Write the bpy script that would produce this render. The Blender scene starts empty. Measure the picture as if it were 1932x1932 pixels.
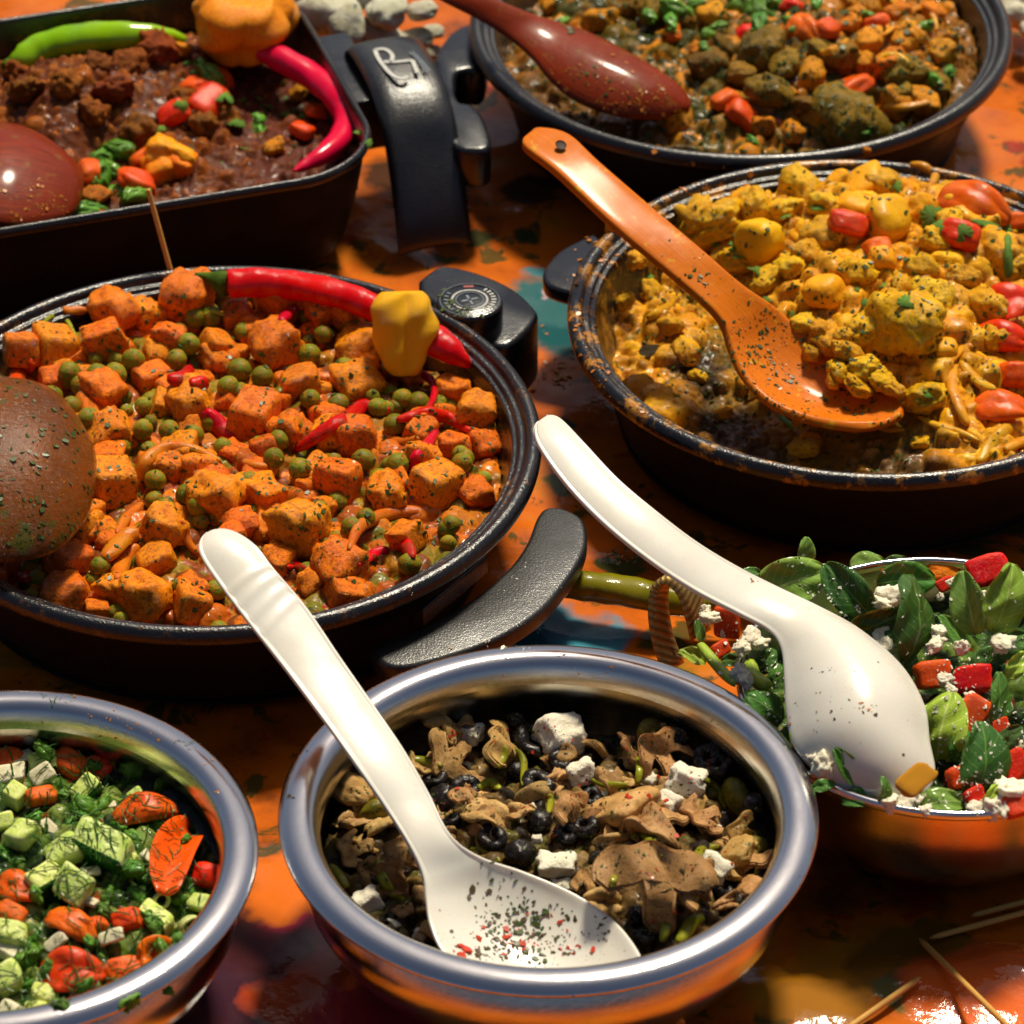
import bpy, bmesh, math, random
import numpy as np
from mathutils import Vector, Matrix, Euler
R = math.radians
scene = bpy.context.scene
random.seed(7); rng = np.random.default_rng(7)
# ------------------------------------------------------------------ camera
FP = 7437.0; PITCH = R(35.8); CAMZ = 1.105; CAMY = -1.6
cam_d = bpy.data.cameras.new("camera"); cam = bpy.data.objects.new("camera", cam_d)
scene.collection.objects.link(cam); scene.camera = cam
cam.location = (0, CAMY, CAMZ); cam.rotation_euler = (R(90) - PITCH, 0, 0)
cam_d.sensor_width = 36; cam_d.lens = 36 * FP / 1932
cam_d.clip_start = 0.05; cam_d.clip_end = 200
cam_d.dof.use_dof = True; cam_d.dof.focus_distance = 1.74; cam_d.dof.aperture_fstop = 16
# ------------------------------------------------------------------ world, sun, exposure
SUN_EL, SUN_AZ = R(61), R(20)          # azimuth from +Y towards +X: behind the food, a little to the right
world = bpy.data.worlds.new("World"); scene.world = world; world.use_nodes = True
wn = world.node_tree
sky = wn.nodes.new("ShaderNodeTexSky"); sky.sky_type = 'NISHITA'; sky.sun_disc = False
sky.sun_elevation = SUN_EL; sky.sun_rotation = SUN_AZ
sky.air_density = .75; sky.dust_density = 3.5; sky.ozone_density = .6
wn.links.new(sky.outputs[0], wn.nodes["Background"].inputs[0])
wn.nodes["Background"].inputs[1].default_value = 0.062
sun_d = bpy.data.lights.new("sun", 'SUN'); sun_d.energy = 4.8; sun_d.angle = R(8); sun_d.color = (1.0, 0.90, 0.70)
sun = bpy.data.objects.new("sun", sun_d); scene.collection.objects.link(sun)
sdir = Vector((math.sin(SUN_AZ) * math.cos(SUN_EL), math.cos(SUN_AZ) * math.cos(SUN_EL), math.sin(SUN_EL)))
sun.rotation_euler = sdir.to_track_quat('Z', 'Y').to_euler()
vs = scene.view_settings; vs.view_transform = 'Standard'; vs.look = 'None'; vs.gamma = 1; vs.exposure = 0.03
scene.cycles.max_bounces = 6; scene.cycles.caustics_reflective = False; scene.cycles.caustics_refractive = False
scene.cycles.sample_clamp_indirect = 4.0
# ------------------------------------------------------------------ picture <-> place
CAM = np.array([0, CAMY, CAMZ]); FWD = np.array([0, math.cos(PITCH), -math.sin(PITCH)])
UPV = np.array([0, math.sin(PITCH), math.cos(PITCH)])
def P(x, y, z):
    "point at height z that the photograph shows at (x, y)"
    d = FWD + np.array([(x - 966) / FP, 0, 0]) + UPV * ((966 - y) / FP)
    return CAM + d * ((z - CAMZ) / d[2])
def M(px, p):
    return px * float((np.asarray(p) - CAM) @ FWD) / FP     # pixels -> metres there
# ------------------------------------------------------------------ tags
def tag(o, label=None, cat=None, group=None, kind=None):
    if label: o["label"] = label
    if cat: o["category"] = cat
    if group: o["group"] = group
    if kind: o["kind"] = kind
    return o
def link(name, me, parent=None):
    o = bpy.data.objects.new(name, me); scene.collection.objects.link(o)
    if parent: o.parent = parent
    return o
def empty(name, loc=(0, 0, 0)):
    o = bpy.data.objects.new(name, None); scene.collection.objects.link(o); o.location = loc
    o.empty_display_size = 0.02
    return o
# ------------------------------------------------------------------ mesh helpers
def mesh(name, V, F, mat=None, smooth=True, uv=None, mats=None, mi=None, sharp=None):
    me = bpy.data.meshes.new(name)
    V = np.asarray(V, dtype=np.float32)
    if isinstance(F, np.ndarray):
        n = F.shape[1]
        me.vertices.add(len(V)); me.vertices.foreach_set('co', V.ravel())
        me.loops.add(F.size); me.loops.foreach_set('vertex_index', F.ravel().astype(np.int32))
        me.polygons.add(len(F)); me.polygons.foreach_set('loop_start', np.arange(0, F.size, n, dtype=np.int32))
        me.update(calc_edges=True); me.validate()
    else:
        me.from_pydata(V.tolist(), [], F); me.update()
    if uv is not None:
        l = me.uv_layers.new(name='UVMap'); idx = np.empty(len(me.loops), dtype=np.int32)
        me.loops.foreach_get('vertex_index', idx)
        l.data.foreach_set('uv', np.asarray(uv, dtype=np.float32)[idx].ravel())
    for m in (mats or ([mat] if mat else [])): me.materials.append(m)
    if mi is not None: me.polygons.foreach_set('material_index', np.asarray(mi, dtype=np.int32))
    if smooth: me.shade_smooth()
    if sharp: me.set_sharp_from_angle(angle=R(sharp))
    return me
def catmull(A, n):
    A = np.asarray(A, float); K = len(A); out = []
    for i in range(K - 1):
        p0, p1, p2, p3 = A[max(i - 1, 0)], A[i], A[i + 1], A[min(i + 2, K - 1)]
        for j in range(n):
            t = j / n
            out.append(0.5 * (2 * p1 + (p2 - p0) * t + (2 * p0 - 5 * p1 + 4 * p2 - p3) * t * t + (3 * p1 - p0 - 3 * p2 + p3) * t ** 3))
    out.append(A[-1]); return np.array(out)
def grid_faces(n, m, wrap=False):
    i, j = np.meshgrid(np.arange(n - 1), np.arange(m if wrap else m - 1), indexing='ij')
    a = i * m + j; b = i * m + (j + 1) % m
    return np.stack([a, b, b + m, a + m], -1).reshape(-1, 4)
def lathe(name, prof, mat, seg=160, sub=0, **k):
    pr = catmull(prof, sub) if sub else np.array(prof, float)
    a = np.linspace(0, 2 * np.pi, seg, endpoint=False)
    V = np.stack([pr[:, 0][:, None] * np.cos(a), pr[:, 0][:, None] * np.sin(a), pr[:, 1][:, None] + 0 * a], -1).reshape(-1, 3)
    F = grid_faces(len(pr), seg, True)[:, ::-1]
    return mesh(name, V, np.ascontiguousarray(F), mat, **k)
def tube_data(path, rad, seg=10, sub=4, flat=1.0, wob=0.0):
    A = np.hstack([np.asarray(path, float), np.asarray(rad, float)[:, None]])
    A = catmull(A, sub); Pn = A[:, :3]; r = np.maximum(A[:, 3], 1e-5)
    T = np.gradient(Pn, axis=0); T /= np.linalg.norm(T, axis=1)[:, None] + 1e-12
    up = np.array([0, 0, 1.0]); V = []
    for i in range(len(Pn)):
        s = np.cross(T[i], up); s /= np.linalg.norm(s) + 1e-9; n = np.cross(s, T[i])
        a = np.linspace(0, 2 * np.pi, seg, endpoint=False)
        rr = r[i] * (1 + wob * np.sin(3 * a + i * .35) + wob * math.sin(i * 1.3))
        V.append(Pn[i] + np.outer(np.cos(a) * rr, s) + np.outer(np.sin(a) * rr * flat, n))
    V = np.concatenate(V); F = grid_faces(len(Pn), seg, True).tolist()
    F.append(list(range(seg))[::-1]); F.append([len(V) - seg + q for q in range(seg)])
    return V, F
def tube(name, path, rad, mat, **k):
    V, F = tube_data(path, rad, **k); return mesh(name, V, F, mat)
def slab(name, G, th, mat, edge=4.0, nrm=None, **k):
    "closed sheet round the grid of points G[i][j] (mid surface), thickness th, edges rounded"
    G = np.asarray(G, float); n, m = G.shape[:2]
    du = np.gradient(G, axis=0); dv = np.gradient(G, axis=1); N = np.cross(du, dv)
    N /= np.linalg.norm(N, axis=2)[..., None] + 1e-12
    if N[..., 2].mean() < 0: N = -N
    t = np.linspace(-1, 1, m); s = np.linspace(-1, 1, n)
    e = np.sqrt(np.maximum(1 - np.abs(t) ** edge, 0))[None, :] * np.sqrt(np.maximum(1 - np.abs(s) ** (edge * 3), 0.0))[:, None]
    e = np.maximum(e, .12)
    top = G + N * (th / 2 * e)[..., None]; bot = G - N * (th / 2 * e)[..., None]
    V = np.concatenate([top.reshape(-1, 3), bot.reshape(-1, 3)]); o = n * m
    F = grid_faces(n, m).tolist(); F = F + [[q + o for q in f[::-1]] for f in F]
    bd = [(0, j) for j in range(m - 1)] + [(i, m - 1) for i in range(n - 1)] + [(n - 1, j) for j in range(m - 1, 0, -1)] + [(i, 0) for i in range(n - 1, 0, -1)]
    ids = [i * m + j for i, j in bd]
    for a, b in zip(ids, ids[1:] + ids[:1]): F.append([b, a, a + o, b + o])
    uu = np.stack(np.meshgrid(np.linspace(0, 1, n), np.linspace(0, 1, m), indexing='ij'), -1).reshape(-1, 2)
    return mesh(name, V, F, mat, uv=np.concatenate([uu, uu]), **k)
def poly_slab(name, pts, z0, z1, mat, bev=0.002, holes=()):
    bm = bmesh.new(); vs_ = [bm.verts.new((p[0], p[1], z1)) for p in pts]
    f = bm.faces.new(vs_)
    ret = bmesh.ops.extrude_face_region(bm, geom=[f])
    for g in ret['geom']:
        if isinstance(g, bmesh.types.BMVert): g.co.z = z0
    bmesh.ops.recalc_face_normals(bm, faces=bm.faces)
    ed = [e for e in bm.edges if abs(e.verts[0].co.z - e.verts[1].co.z) < 1e-6]
    bmesh.ops.bevel(bm, geom=ed, offset=bev, segments=3, affect='EDGES', profile=.5)
    me = bpy.data.meshes.new(name); bm.to_mesh(me); bm.free(); me.materials.append(mat)
    me.shade_smooth(); me.set_sharp_from_angle(angle=R(40)); return me
# numpy value noise
_pt = rng.random(4096).astype(np.float32)
def _h(ix, iy, iz): return _pt[(ix * 73856093 ^ iy * 19349663 ^ iz * 83492791) & 4095]
def vnoise(x, y, z=None):
    if z is None: z = np.zeros_like(x)
    ix, iy, iz = np.floor(x).astype(np.int64), np.floor(y).astype(np.int64), np.floor(z).astype(np.int64)
    fx, fy, fz = x - ix, y - iy, z - iz
    fx, fy, fz = [q * q * (3 - 2 * q) for q in (fx, fy, fz)]
    r = 0
    for a in (0, 1):
        for b in (0, 1):
            for c in (0, 1):
                r = r + _h(ix + a, iy + b, iz + c) * (fx if a else 1 - fx) * (fy if b else 1 - fy) * (fz if c else 1 - fz)
    return r * 2 - 1
def fbm(x, y, z=None, o=4):
    s, a, f = 0, 1, 1
    for k in range(o):
        s = s + a * vnoise(x * f + 17.3 * k, y * f + 5.1 * k, None if z is None else z * f); a *= .5; f *= 2.03
    return s
_ico = {}
def ico(sub):
    if sub not in _ico:
        bm = bmesh.new(); bmesh.ops.create_icosphere(bm, subdivisions=sub, radius=1)
        bm.verts.ensure_lookup_table(); _ico[sub] = (np.array([v.co[:] for v in bm.verts]), [[v.index for v in f.verts] for f in bm.faces]); bm.free()
    return _ico[sub]
def cubegrid(n):
    k = ('c', n)
    if k not in _ico:
        bm = bmesh.new(); bmesh.ops.create_cube(bm, size=2); bmesh.ops.subdivide_edges(bm, edges=bm.edges[:], cuts=n - 1, use_grid_fill=True)
        _ico[k] = (np.array([v.co[:] for v in bm.verts]), [[v.index for v in f.verts] for f in bm.faces]); bm.free()
    return _ico[k]
def chunk(name, mat, ax=(1, 1, 1), p=2.0, amp=.1, freq=1.5, seed=0, sub=4, fine=.0, twist=0.0, taper=0.0, mats=None, skin=None, amp2=0, shr=None):
    "irregular solid piece: a superellipsoid of exponent p pushed about by noise (unit half size)"
    V, F = (cubegrid(8) if p > 3 else ico(sub))
    V = V / (np.abs(V) ** p).sum(1)[:, None] ** (1 / p)
    s = seed * 7.7
    n = fbm(V[:, 0] * freq + s, V[:, 1] * freq + s * 2, V[:, 2] * freq - s, 3)
    D = V / np.linalg.norm(V, axis=1)[:, None]
    V = V + D * (amp * n)[:, None]
    if amp2: V = V + D * (amp2 * np.maximum(0, vnoise(V[:, 0] * 3 + s, V[:, 1] * 3, V[:, 2] * 3)))[:, None]
    if fine: V = V + D * (fine * vnoise(V[:, 0] * 9 + s, V[:, 1] * 9, V[:, 2] * 9))[:, None]
    sh = np.random.default_rng(seed + 5).normal(0, 1, (3, 3)) * (shr if shr is not None else (.07 if p > 3 else .12)) + np.eye(3)
    V = (V @ sh) * np.array(ax)
    if taper: V[:, 0] *= 1 - taper * V[:, 2]; V[:, 1] *= 1 - taper * V[:, 2]
    me = mesh(name, V, F, mat, mats=mats)
    if skin is not None:
        c = np.array([np.mean(V[f], axis=0) for f in F]) / np.array(ax)
        d = np.array(skin); me.polygons.foreach_set('material_index', (c @ d > .80).astype(np.int32))
    return me
# ------------------------------------------------------------------ materials
def C(r, g, b):
    f = lambda c: (c / 255 / 12.92) if c <= 10 else ((c / 255 + .055) / 1.055) ** 2.4
    return (f(r), f(g), f(b), 1)
class NT:
    def __init__(s, name):
        s.m = bpy.data.materials.new(name); s.m.use_nodes = True; s.t = s.m.node_tree
        s.b = s.t.nodes['Principled BSDF']
    def n(s, ty, **k):
        q = s.t.nodes.new('ShaderNode' + ty)
        for a, v in k.items(): setattr(q, a, v)
        return q
    def l(s, a, b): s.t.links.new(a, b)
    def co(s, kind='Object'): return s.n('TexCoord').outputs[kind]
    def noise(s, sc, det=3, vec=None, rough=.55):
        q = s.n('TexNoise'); q.inputs['Scale'].default_value = sc; q.inputs['Detail'].default_value = det; q.inputs['Roughness'].default_value = rough
        if vec is not None: s.l(vec, q.inputs['Vector'])
        return q.outputs['Fac']
    def vor(s, sc, vec=None, out='Distance', rnd=1):
        q = s.n('TexVoronoi'); q.inputs['Scale'].default_value = sc; q.inputs['Randomness'].default_value = rnd
        if vec is not None: s.l(vec, q.inputs['Vector'])
        return q.outputs[out]
    def ramp(s, fac, stops):
        q = s.n('ValToRGB'); e = q.color_ramp.elements
        while len(e) < len(stops): e.new(.5)
        for el, (p_, c) in zip(e, stops): el.position = p_; el.color = c
        s.l(fac, q.inputs[0]); return q.outputs[0]
    def mix(s, fac, a, b, blend='MIX'):
        q = s.n('Mix', data_type='RGBA', blend_type=blend)
        for v, i in ((fac, 0), (a, 6), (b, 7)):
            if hasattr(v, 'links'): s.l(v, q.inputs[i])
            else: q.inputs[i].default_value = v
        return q.outputs[2]
    def rng(s, v, a, b, c, d):
        q = s.n('MapRange'); s.l(v, q.inputs[0])
        for i, x in zip((1, 2, 3, 4), (a, b, c, d)): q.inputs[i].default_value = x
        return q.outputs[0]
    def math(s, op, a, b=None):
        q = s.n('Math', operation=op)
        for v, i in ((a, 0), (b, 1)):
            if v is None: continue
            if hasattr(v, 'links'): s.l(v, q.inputs[i])
            else: q.inputs[i].default_value = v
        return q.outputs[0]
    def bump(s, h, st=.5, dist=.001, prev=None):
        q = s.n('Bump'); q.inputs['Strength'].default_value = st; q.inputs['Distance'].default_value = dist
        s.l(h, q.inputs['Height'])
        if prev is not None: s.l(prev, q.inputs['Normal'])
        return q.outputs[0]
    def set(s, **k):
        for a, v in k.items():
            i = s.b.inputs[a.replace('_', ' ')]
            if hasattr(v, 'links'): s.l(v, i)
            else: i.default_value = v
        return s
def varied(nt, col, amt=.35):
    "each piece a little lighter or darker than the next"
    oi = nt.n('ObjectInfo').outputs['Random']; hs = nt.n('HueSaturation')
    nt.l(nt.rng(oi, 0, 1, 1 - amt, 1 + amt * .6), hs.inputs['Value']); nt.l(col, hs.inputs['Color'])
    q = nt.math('FRACT', nt.math('MULTIPLY', oi, 7.31)); nt.l(nt.rng(q, 0, 1, .488, .512), hs.inputs['Hue'])
    return hs.outputs[0]
def food(name, c1, c2, sc=2.0, rough=.32, bump=.0006, bsc=5, sss=.12, speck=None, sth=.62, ssc=4, coat=.4, c3=None, amt=.3, world_scale=False, tr=0, smear=None):
    nt = NT(name); v = nt.co()
    k = 90.0 if world_scale else 1.0
    f = nt.noise(sc * k, 5, v, .6)
    st = [(.33, c1), (.62, c2)] + ([(.75, c3)] if c3 else [])
    col = nt.ramp(f, st)
    rr = nt.rng(nt.noise(bsc * 1.3 * k, 2, v), .35, .65, rough * .55, rough * 1.7)
    if smear:                                        # sauce clinging in patches
        fm = nt.rng(nt.noise(sc * 1.7 * k + 1, 4, v, .65), .50, .60, 0, .85); col = nt.mix(fm, col, smear)
    if speck:
        vec2 = nt.n('VectorMath', operation='ADD'); nt.l(v, vec2.inputs[0]); vec2.inputs[1].default_value = (3.1, 1.7, 9.2)
        fs = nt.rng(nt.noise(ssc * k, 4, vec2.outputs[0], .7), sth, sth + .03, 0, 1); col = nt.mix(fs, col, speck)
    col = varied(nt, col, amt)
    h = nt.noise(bsc * k, 5, v, .65)
    b = nt.bump(h, .8, bump)
    rr = nt.math('ADD', rr, .22 * (1 - coat))
    cm = nt.rng(nt.noise(bsc * 1.1 * k + .3, 3, v), .47, .56, coat * .10, min(1, coat * 1.7))
    cb = nt.bump(nt.noise(bsc * 1.9 * k, 4, v, .65), 1.0, bump * 1.5)
    nt.set(Base_Color=col, Roughness=rr, Normal=b, Coat_Normal=cb, Subsurface_Weight=sss * .5, Subsurface_Scale=.003, Coat_Weight=cm, Coat_Roughness=.07, Coat_IOR=1.38, IOR=1.40, Specular_IOR_Level=.16)
    nt.b.inputs['Subsurface Radius'].default_value = (1, .6, .3)
    if tr: nt.set(Transmission_Weight=tr)
    return nt.m
MT = {}
SAUCE = C(96, 66, 12)
MT['sweet'] = food('sweet_potato_flesh', C(216, 108, 5), C(236, 134, 8), sc=1.6, rough=.3, bump=.0009, bsc=6, speck=C(128, 104, 16), sth=.63, ssc=1.7, sss=.1, coat=.8, smear=C(172, 84, 10), c3=C(246, 156, 22), amt=.12)
MT['pea'] = food('pea_skin', C(94, 106, 14), C(124, 132, 26), sc=1.2, rough=.22, bump=.0006, bsc=3.5, smear=C(168, 100, 16), sss=.05, amt=.25, speck=C(190, 110, 20), sth=.60, ssc=4)
MT['redchili'] = food('red_chili_skin', C(200, 24, 6), C(220, 36, 8), sc=30, rough=.16, bump=.0007, bsc=110, sss=.0, coat=.6, amt=.08)
MT['redsmooth'] = food('red_chili_smooth', C(204, 6, 10), C(218, 14, 14), sc=30, rough=.13, bump=.0002, bsc=60, sss=.0, coat=.45, amt=.05)
MT['greenchili'] = food('green_chili_skin', C(100, 156, 8), C(138, 184, 18), sc=22, rough=.15, bump=.0004, bsc=50, sss=.2, coat=.8, amt=.05)
MT['olivechili'] = food('olive_chili_skin', C(96, 98, 8), C(124, 120, 14), sc=40, rough=.18, bump=.0006, bsc=60, sss=.15, coat=.8, amt=.05)
MT['stem'] = food('pepper_stem', C(52, 74, 14), C(84, 104, 26), sc=80, rough=.5, bump=.0006, bsc=200, sss=.05, coat=0, amt=.1)
MT['bonnet_o'] = food('orange_pepper_skin', C(238, 100, 4), C(250, 158, 10), sc=18, rough=.15, bump=.0006, bsc=25, sss=.2, coat=.8, amt=.03)
MT['bonnet_y'] = food('yellow_pepper_skin', C(244, 160, 8), C(250, 184, 20), sc=30, rough=.15, bump=.0005, bsc=60, sss=.2, coat=.8, amt=.03, speck=C(110, 70, 10), sth=.68, ssc=110)
MT['redstrip'] = food('red_pepper_strip', C(184, 26, 8), C(214, 44, 12), sc=60, rough=.2, bump=.0006, bsc=220, sss=.1, coat=.6, smear=C(150, 52, 10), amt=.12)
MT['onion'] = food('onion_strip', C(196, 92, 12), C(204, 124, 22), sc=60, rough=.2, bump=.0005, bsc=260, sss=.3, coat=.6, speck=C(90, 80, 14), sth=.62, ssc=200, amt=.12)
MT['yonion'] = food('yellow_onion_strip', C(190, 120, 14), C(214, 158, 34), sc=60, rough=.18, bump=.0004, bsc=260, sss=.3, coat=.6, speck=C(90, 80, 14), sth=.66, ssc=200, amt=.12)
MT['ylump'] = food('yellow_cauliflower', C(208, 146, 8), C(232, 174, 18), sc=1.4, rough=.3, bump=.0013, bsc=4.5, sss=.2, c3=C(246, 200, 60), coat=.85, speck=C(150, 128, 18), sth=.64, ssc=1.6, smear=C(178, 134, 14), amt=.15)
MT['ypot'] = food('yellow_potato', C(224, 158, 14), C(236, 172, 26), sc=1.0, rough=.2, bump=.0005, bsc=3, sss=.3, c3=C(226, 160, 50), amt=.12, speck=C(98, 88, 10), sth=.70, ssc=3.2)
MT['tomato'] = food('tomato_piece', C(214, 60, 8), C(230, 84, 16), sc=1.2, rough=.16, bump=.0006, bsc=3, sss=.25, coat=.8, c3=C(226, 92, 26), amt=.1)
MT['tomato_o'] = food('orange_tomato_piece', C(212, 64, 8), C(228, 96, 18), sc=1.6, rough=.15, bump=.0006, bsc=3.5, sss=.3, coat=.8, c3=C(222, 132, 40), amt=.1)
MT['redpep'] = food('red_bell_pepper', C(206, 34, 8), C(226, 62, 12), sc=1.0, rough=.2, bump=.0006, bsc=4, sss=.15, coat=.6, speck=C(240, 232, 205), sth=.69, ssc=7, amt=.08)
MT['orange_ch'] = food('orange_chunk', C(240, 128, 10), C(250, 158, 20), sc=1.2, rough=.25, bump=.001, bsc=4, sss=.3, amt=.05)
MT['brownlump'] = food('brown_green_lump', C(104, 80, 12), C(144, 104, 18), sc=1.5, rough=.32, bump=.0012, bsc=5, sss=.1, speck=C(50, 54, 10), sth=.58, ssc=3)
MT['goldlump'] = food('golden_lump', C(190, 112, 10), C(224, 142, 16), sc=1.5, rough=.3, bump=.0012, bsc=5, sss=.15, speck=C(96, 70, 10), sth=.57, ssc=3)
MT['chili_meat'] = food('dark_minced_meat', C(104, 50, 10), C(146, 78, 16), sc=2, rough=.42, bump=.0014, bsc=6, sss=.03, coat=.2, speck=C(150, 74, 18), sth=.62, ssc=5)
MT['mush'] = food('mushroom_flesh', C(120, 84, 40), C(168, 124, 72), sc=60, rough=.35, bump=.0006, bsc=160, sss=.15, speck=C(54, 22, 14), sth=.63, ssc=330, c3=C(186, 146, 92), amt=.22)
MT['mushlump'] = food('mushroom_lump', C(152, 112, 60), C(196, 150, 92), sc=1.2, rough=.32, bump=.0008, bsc=4, sss=.15, speck=C(70, 34, 20), sth=.68, ssc=6, c3=C(212, 172, 116), amt=.15)
MT['mushs'] = food('mushroom_sheet_flesh', C(150, 112, 62), C(196, 156, 100), sc=1.4, rough=.32, bump=.0008, bsc=6, sss=.1, speck=C(60, 30, 16), sth=.63, ssc=5, c3=C(204, 162, 104), amt=.3)
MT['feta'] = food('feta_cheese', C(232, 222, 194), C(242, 236, 214), sc=2, rough=.5, bump=.0012, bsc=6, sss=.2, coat=.05, speck=C(84, 34, 20), sth=.70, ssc=5, amt=.03)
MT['crumb'] = food('feta_crumb', C(234, 222, 190), C(244, 238, 216), sc=3, rough=.55, bump=.0008, bsc=6, sss=.3, coat=0, amt=.06)
MT['olive'] = food('black_olive_skin', C(16, 13, 12), C(34, 28, 26), sc=1.2, rough=.16, bump=.0003, bsc=3, sss=0, coat=.7, speck=C(96, 66, 30), sth=.68, ssc=7, amt=.3)
MT['golive'] = food('green_olive_skin', C(84, 78, 14), C(120, 108, 28), sc=1.4, rough=.2, bump=.0004, bsc=3, sss=.1, coat=.6, speck=C(50, 26, 14), sth=.62, ssc=6)
MT['lime'] = food('green_pepper_strip', C(110, 114, 16), C(150, 148, 34), sc=50, rough=.2, bump=.0004, bsc=160, sss=.25, coat=.6, speck=C(50, 26, 14), sth=.68, ssc=260)
MT['cuc'] = food('cucumber_flesh', C(184, 204, 84), C(220, 228, 146), sc=1.4, rough=.2, bump=.0005, bsc=3, sss=.35, coat=.6, speck=C(30, 60, 12), sth=.69, ssc=5, amt=.12)
MT['cucskin'] = food('cucumber_skin', C(20, 62, 16), C(36, 84, 24), sc=2, rough=.2, bump=.0003, bsc=4, sss=0, coat=.7, amt=.2)
MT['celery'] = food('spring_onion_white', C(168, 184, 96), C(206, 210, 140), sc=2, rough=.25, bump=.0003, bsc=3, sss=.35, coat=.5, amt=.1)
MT['white'] = food('radish_white', C(206, 200, 160), C(226, 216, 184), sc=2, rough=.3, bump=.0004, bsc=3, sss=.3, coat=.4, amt=.1)
def leafmat(name, a, b, vein, rough=.38, dirt=None):
    nt = NT(name); uv = nt.co('UV'); sp = nt.n('SeparateXYZ'); nt.l(uv, sp.inputs[0])
    s_, t_ = sp.outputs[0], sp.outputs[1]
    tt = nt.math('ABSOLUTE', nt.math('SUBTRACT', t_, .5))
    mid = nt.rng(tt, .012, .03, 1, 0)
    ph = nt.math('MULTIPLY', nt.math('SUBTRACT', s_, nt.math('MULTIPLY', tt, .55)), 44)
    side = nt.rng(nt.math('SINE', ph), .86, 1, 0, .5)
    o = nt.co(); base = nt.ramp(nt.noise(70, 4, o), [(.32, a), (.68, b)])
    col = nt.mix(nt.math('MAXIMUM', mid, side), base, vein)
    if dirt: col = nt.mix(nt.rng(nt.noise(420, 2, o), .70, .73, 0, 1), col, dirt)
    col = varied(nt, col, .35)
    hh = nt.math('ADD', nt.math('MULTIPLY', nt.math('MAXIMUM', mid, side), -1), nt.math('MULTIPLY', nt.noise(260, 3, o), 1.2))
    nt.set(Base_Color=col, Roughness=rough, Normal=nt.bump(hh, .6, .0003), Subsurface_Weight=.1, Subsurface_Scale=.002, Coat_Weight=.3, Coat_Roughness=.16, Specular_IOR_Level=.25)
    return nt.m
MT['spinach'] = leafmat('spinach_leaf_dark', C(40, 92, 18), C(74, 130, 34), C(120, 164, 66), dirt=C(200, 200, 160))
MT['spinach2'] = leafmat('spinach_leaf_mid', C(104, 148, 44), C(138, 176, 66), C(170, 198, 100))
MT['lettuce'] = leafmat('salad_leaf_light', C(136, 172, 36), C(172, 200, 60), C(196, 212, 110))
MT['herb'] = leafmat('herb_leaf', C(62, 118, 18), C(104, 160, 40), C(140, 184, 76), rough=.25)
MT['cil'] = food('coriander_leaf', C(70, 108, 30), C(110, 144, 60), sc=60, rough=.4, bump=.0004, bsc=300, sss=.1, coat=.1)
MT['dark_leaf'] = food('bay_leaf', C(42, 36, 14), C(60, 50, 20), sc=60, rough=.25, bump=.0004, bsc=300, sss=0, coat=.5)
def flat(name, c, rough=.5, **k):
    nt = NT(name); col = nt.mix(nt.rng(nt.noise(500, 2, nt.co()), .3, .7, 0, 1), c, tuple([x * .7 for x in c[:3]] + [1]))
    nt.set(Base_Color=col, Roughness=rough, **k); return nt.m
MT['dill'] = flat('dill_green', C(52, 100, 24), .4); MT['flake_r'] = flat('chili_flake_red', C(206, 56, 12), .35)
MT['flake_d'] = flat('dried_herb_dark', C(84, 66, 34), .6); MT['flake_g'] = flat('chopped_herb_green', C(66, 84, 22), .45)
MT['flake_o'] = flat('orange_flake', C(196, 118, 24), .4); MT['sumac'] = flat('sumac_grain', C(70, 20, 16), .5)
# pan enamel: black, speckled, with grease
def enamel(name, base=C(21, 21, 23), rough=.33, grime=.0, spk=.5, brown=C(120, 74, 22), dull=0):
    nt = NT(name); o = nt.co()
    sp = nt.rng(nt.vor(900, o), .0, .16, 1, 0); sp2 = nt.rng(nt.noise(60, 3, o), .45, .62, 0, spk)
    col = nt.mix(nt.math('MULTIPLY', sp, sp2), base, C(150, 128, 84))
    g = nt.rng(nt.noise(75, 6, o, .7), .60 - grime * .1, .66 - grime * .08, 0, min(1, grime * 1.5)); col = nt.mix(g, col, brown)
    rr = nt.rng(nt.noise(30, 4, o), .3, .7, rough * .6, rough * 1.4)
    b = nt.bump(nt.noise(900, 3, o), .35 + spk * .45, .0004); b2 = nt.bump(nt.noise(160, 4, o), .3, .0006, b)
    nt.set(Base_Color=col, Roughness=rr, Normal=b2, Coat_Normal=b2, Coat_Weight=.3 * (1 - dull), Coat_Roughness=.14, Specular_IOR_Level=.5 - .38 * dull); return nt.m
MT['enamel'] = enamel('speckled_black_enamel'); MT['enamel_rim'] = enamel('greasy_black_enamel_rim', grime=.35, rough=.24, spk=1)
MT['enamel_in'] = enamel('oily_black_enamel_inside', base=C(30, 26, 22), grime=.7, rough=.26, spk=1, brown=C(92, 56, 18))
MT['enamel_iny'] = enamel('curry_stained_black_enamel', base=C(38, 32, 22), grime=.9, rough=.26, spk=1, brown=C(150, 102, 26))
MT['rim_y'] = enamel('curry_stained_rim', grime=.75, rough=.24, spk=1, brown=C(168, 112, 24))
MT['plain'] = enamel('plain_black_enamel', base=C(20, 18, 16), rough=.6, spk=.15, dull=1); MT['side'] = enamel('dull_speckled_enamel_side', base=C(22, 19, 16), rough=.6, spk=.5, dull=1)
MT['bakelite'] = enamel('black_bakelite', base=C(27, 27, 28), rough=.45, spk=.6)
MT['bakelite2'] = enamel('smooth_black_bakelite', base=C(24, 26, 30), rough=.26, spk=.1)
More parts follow.
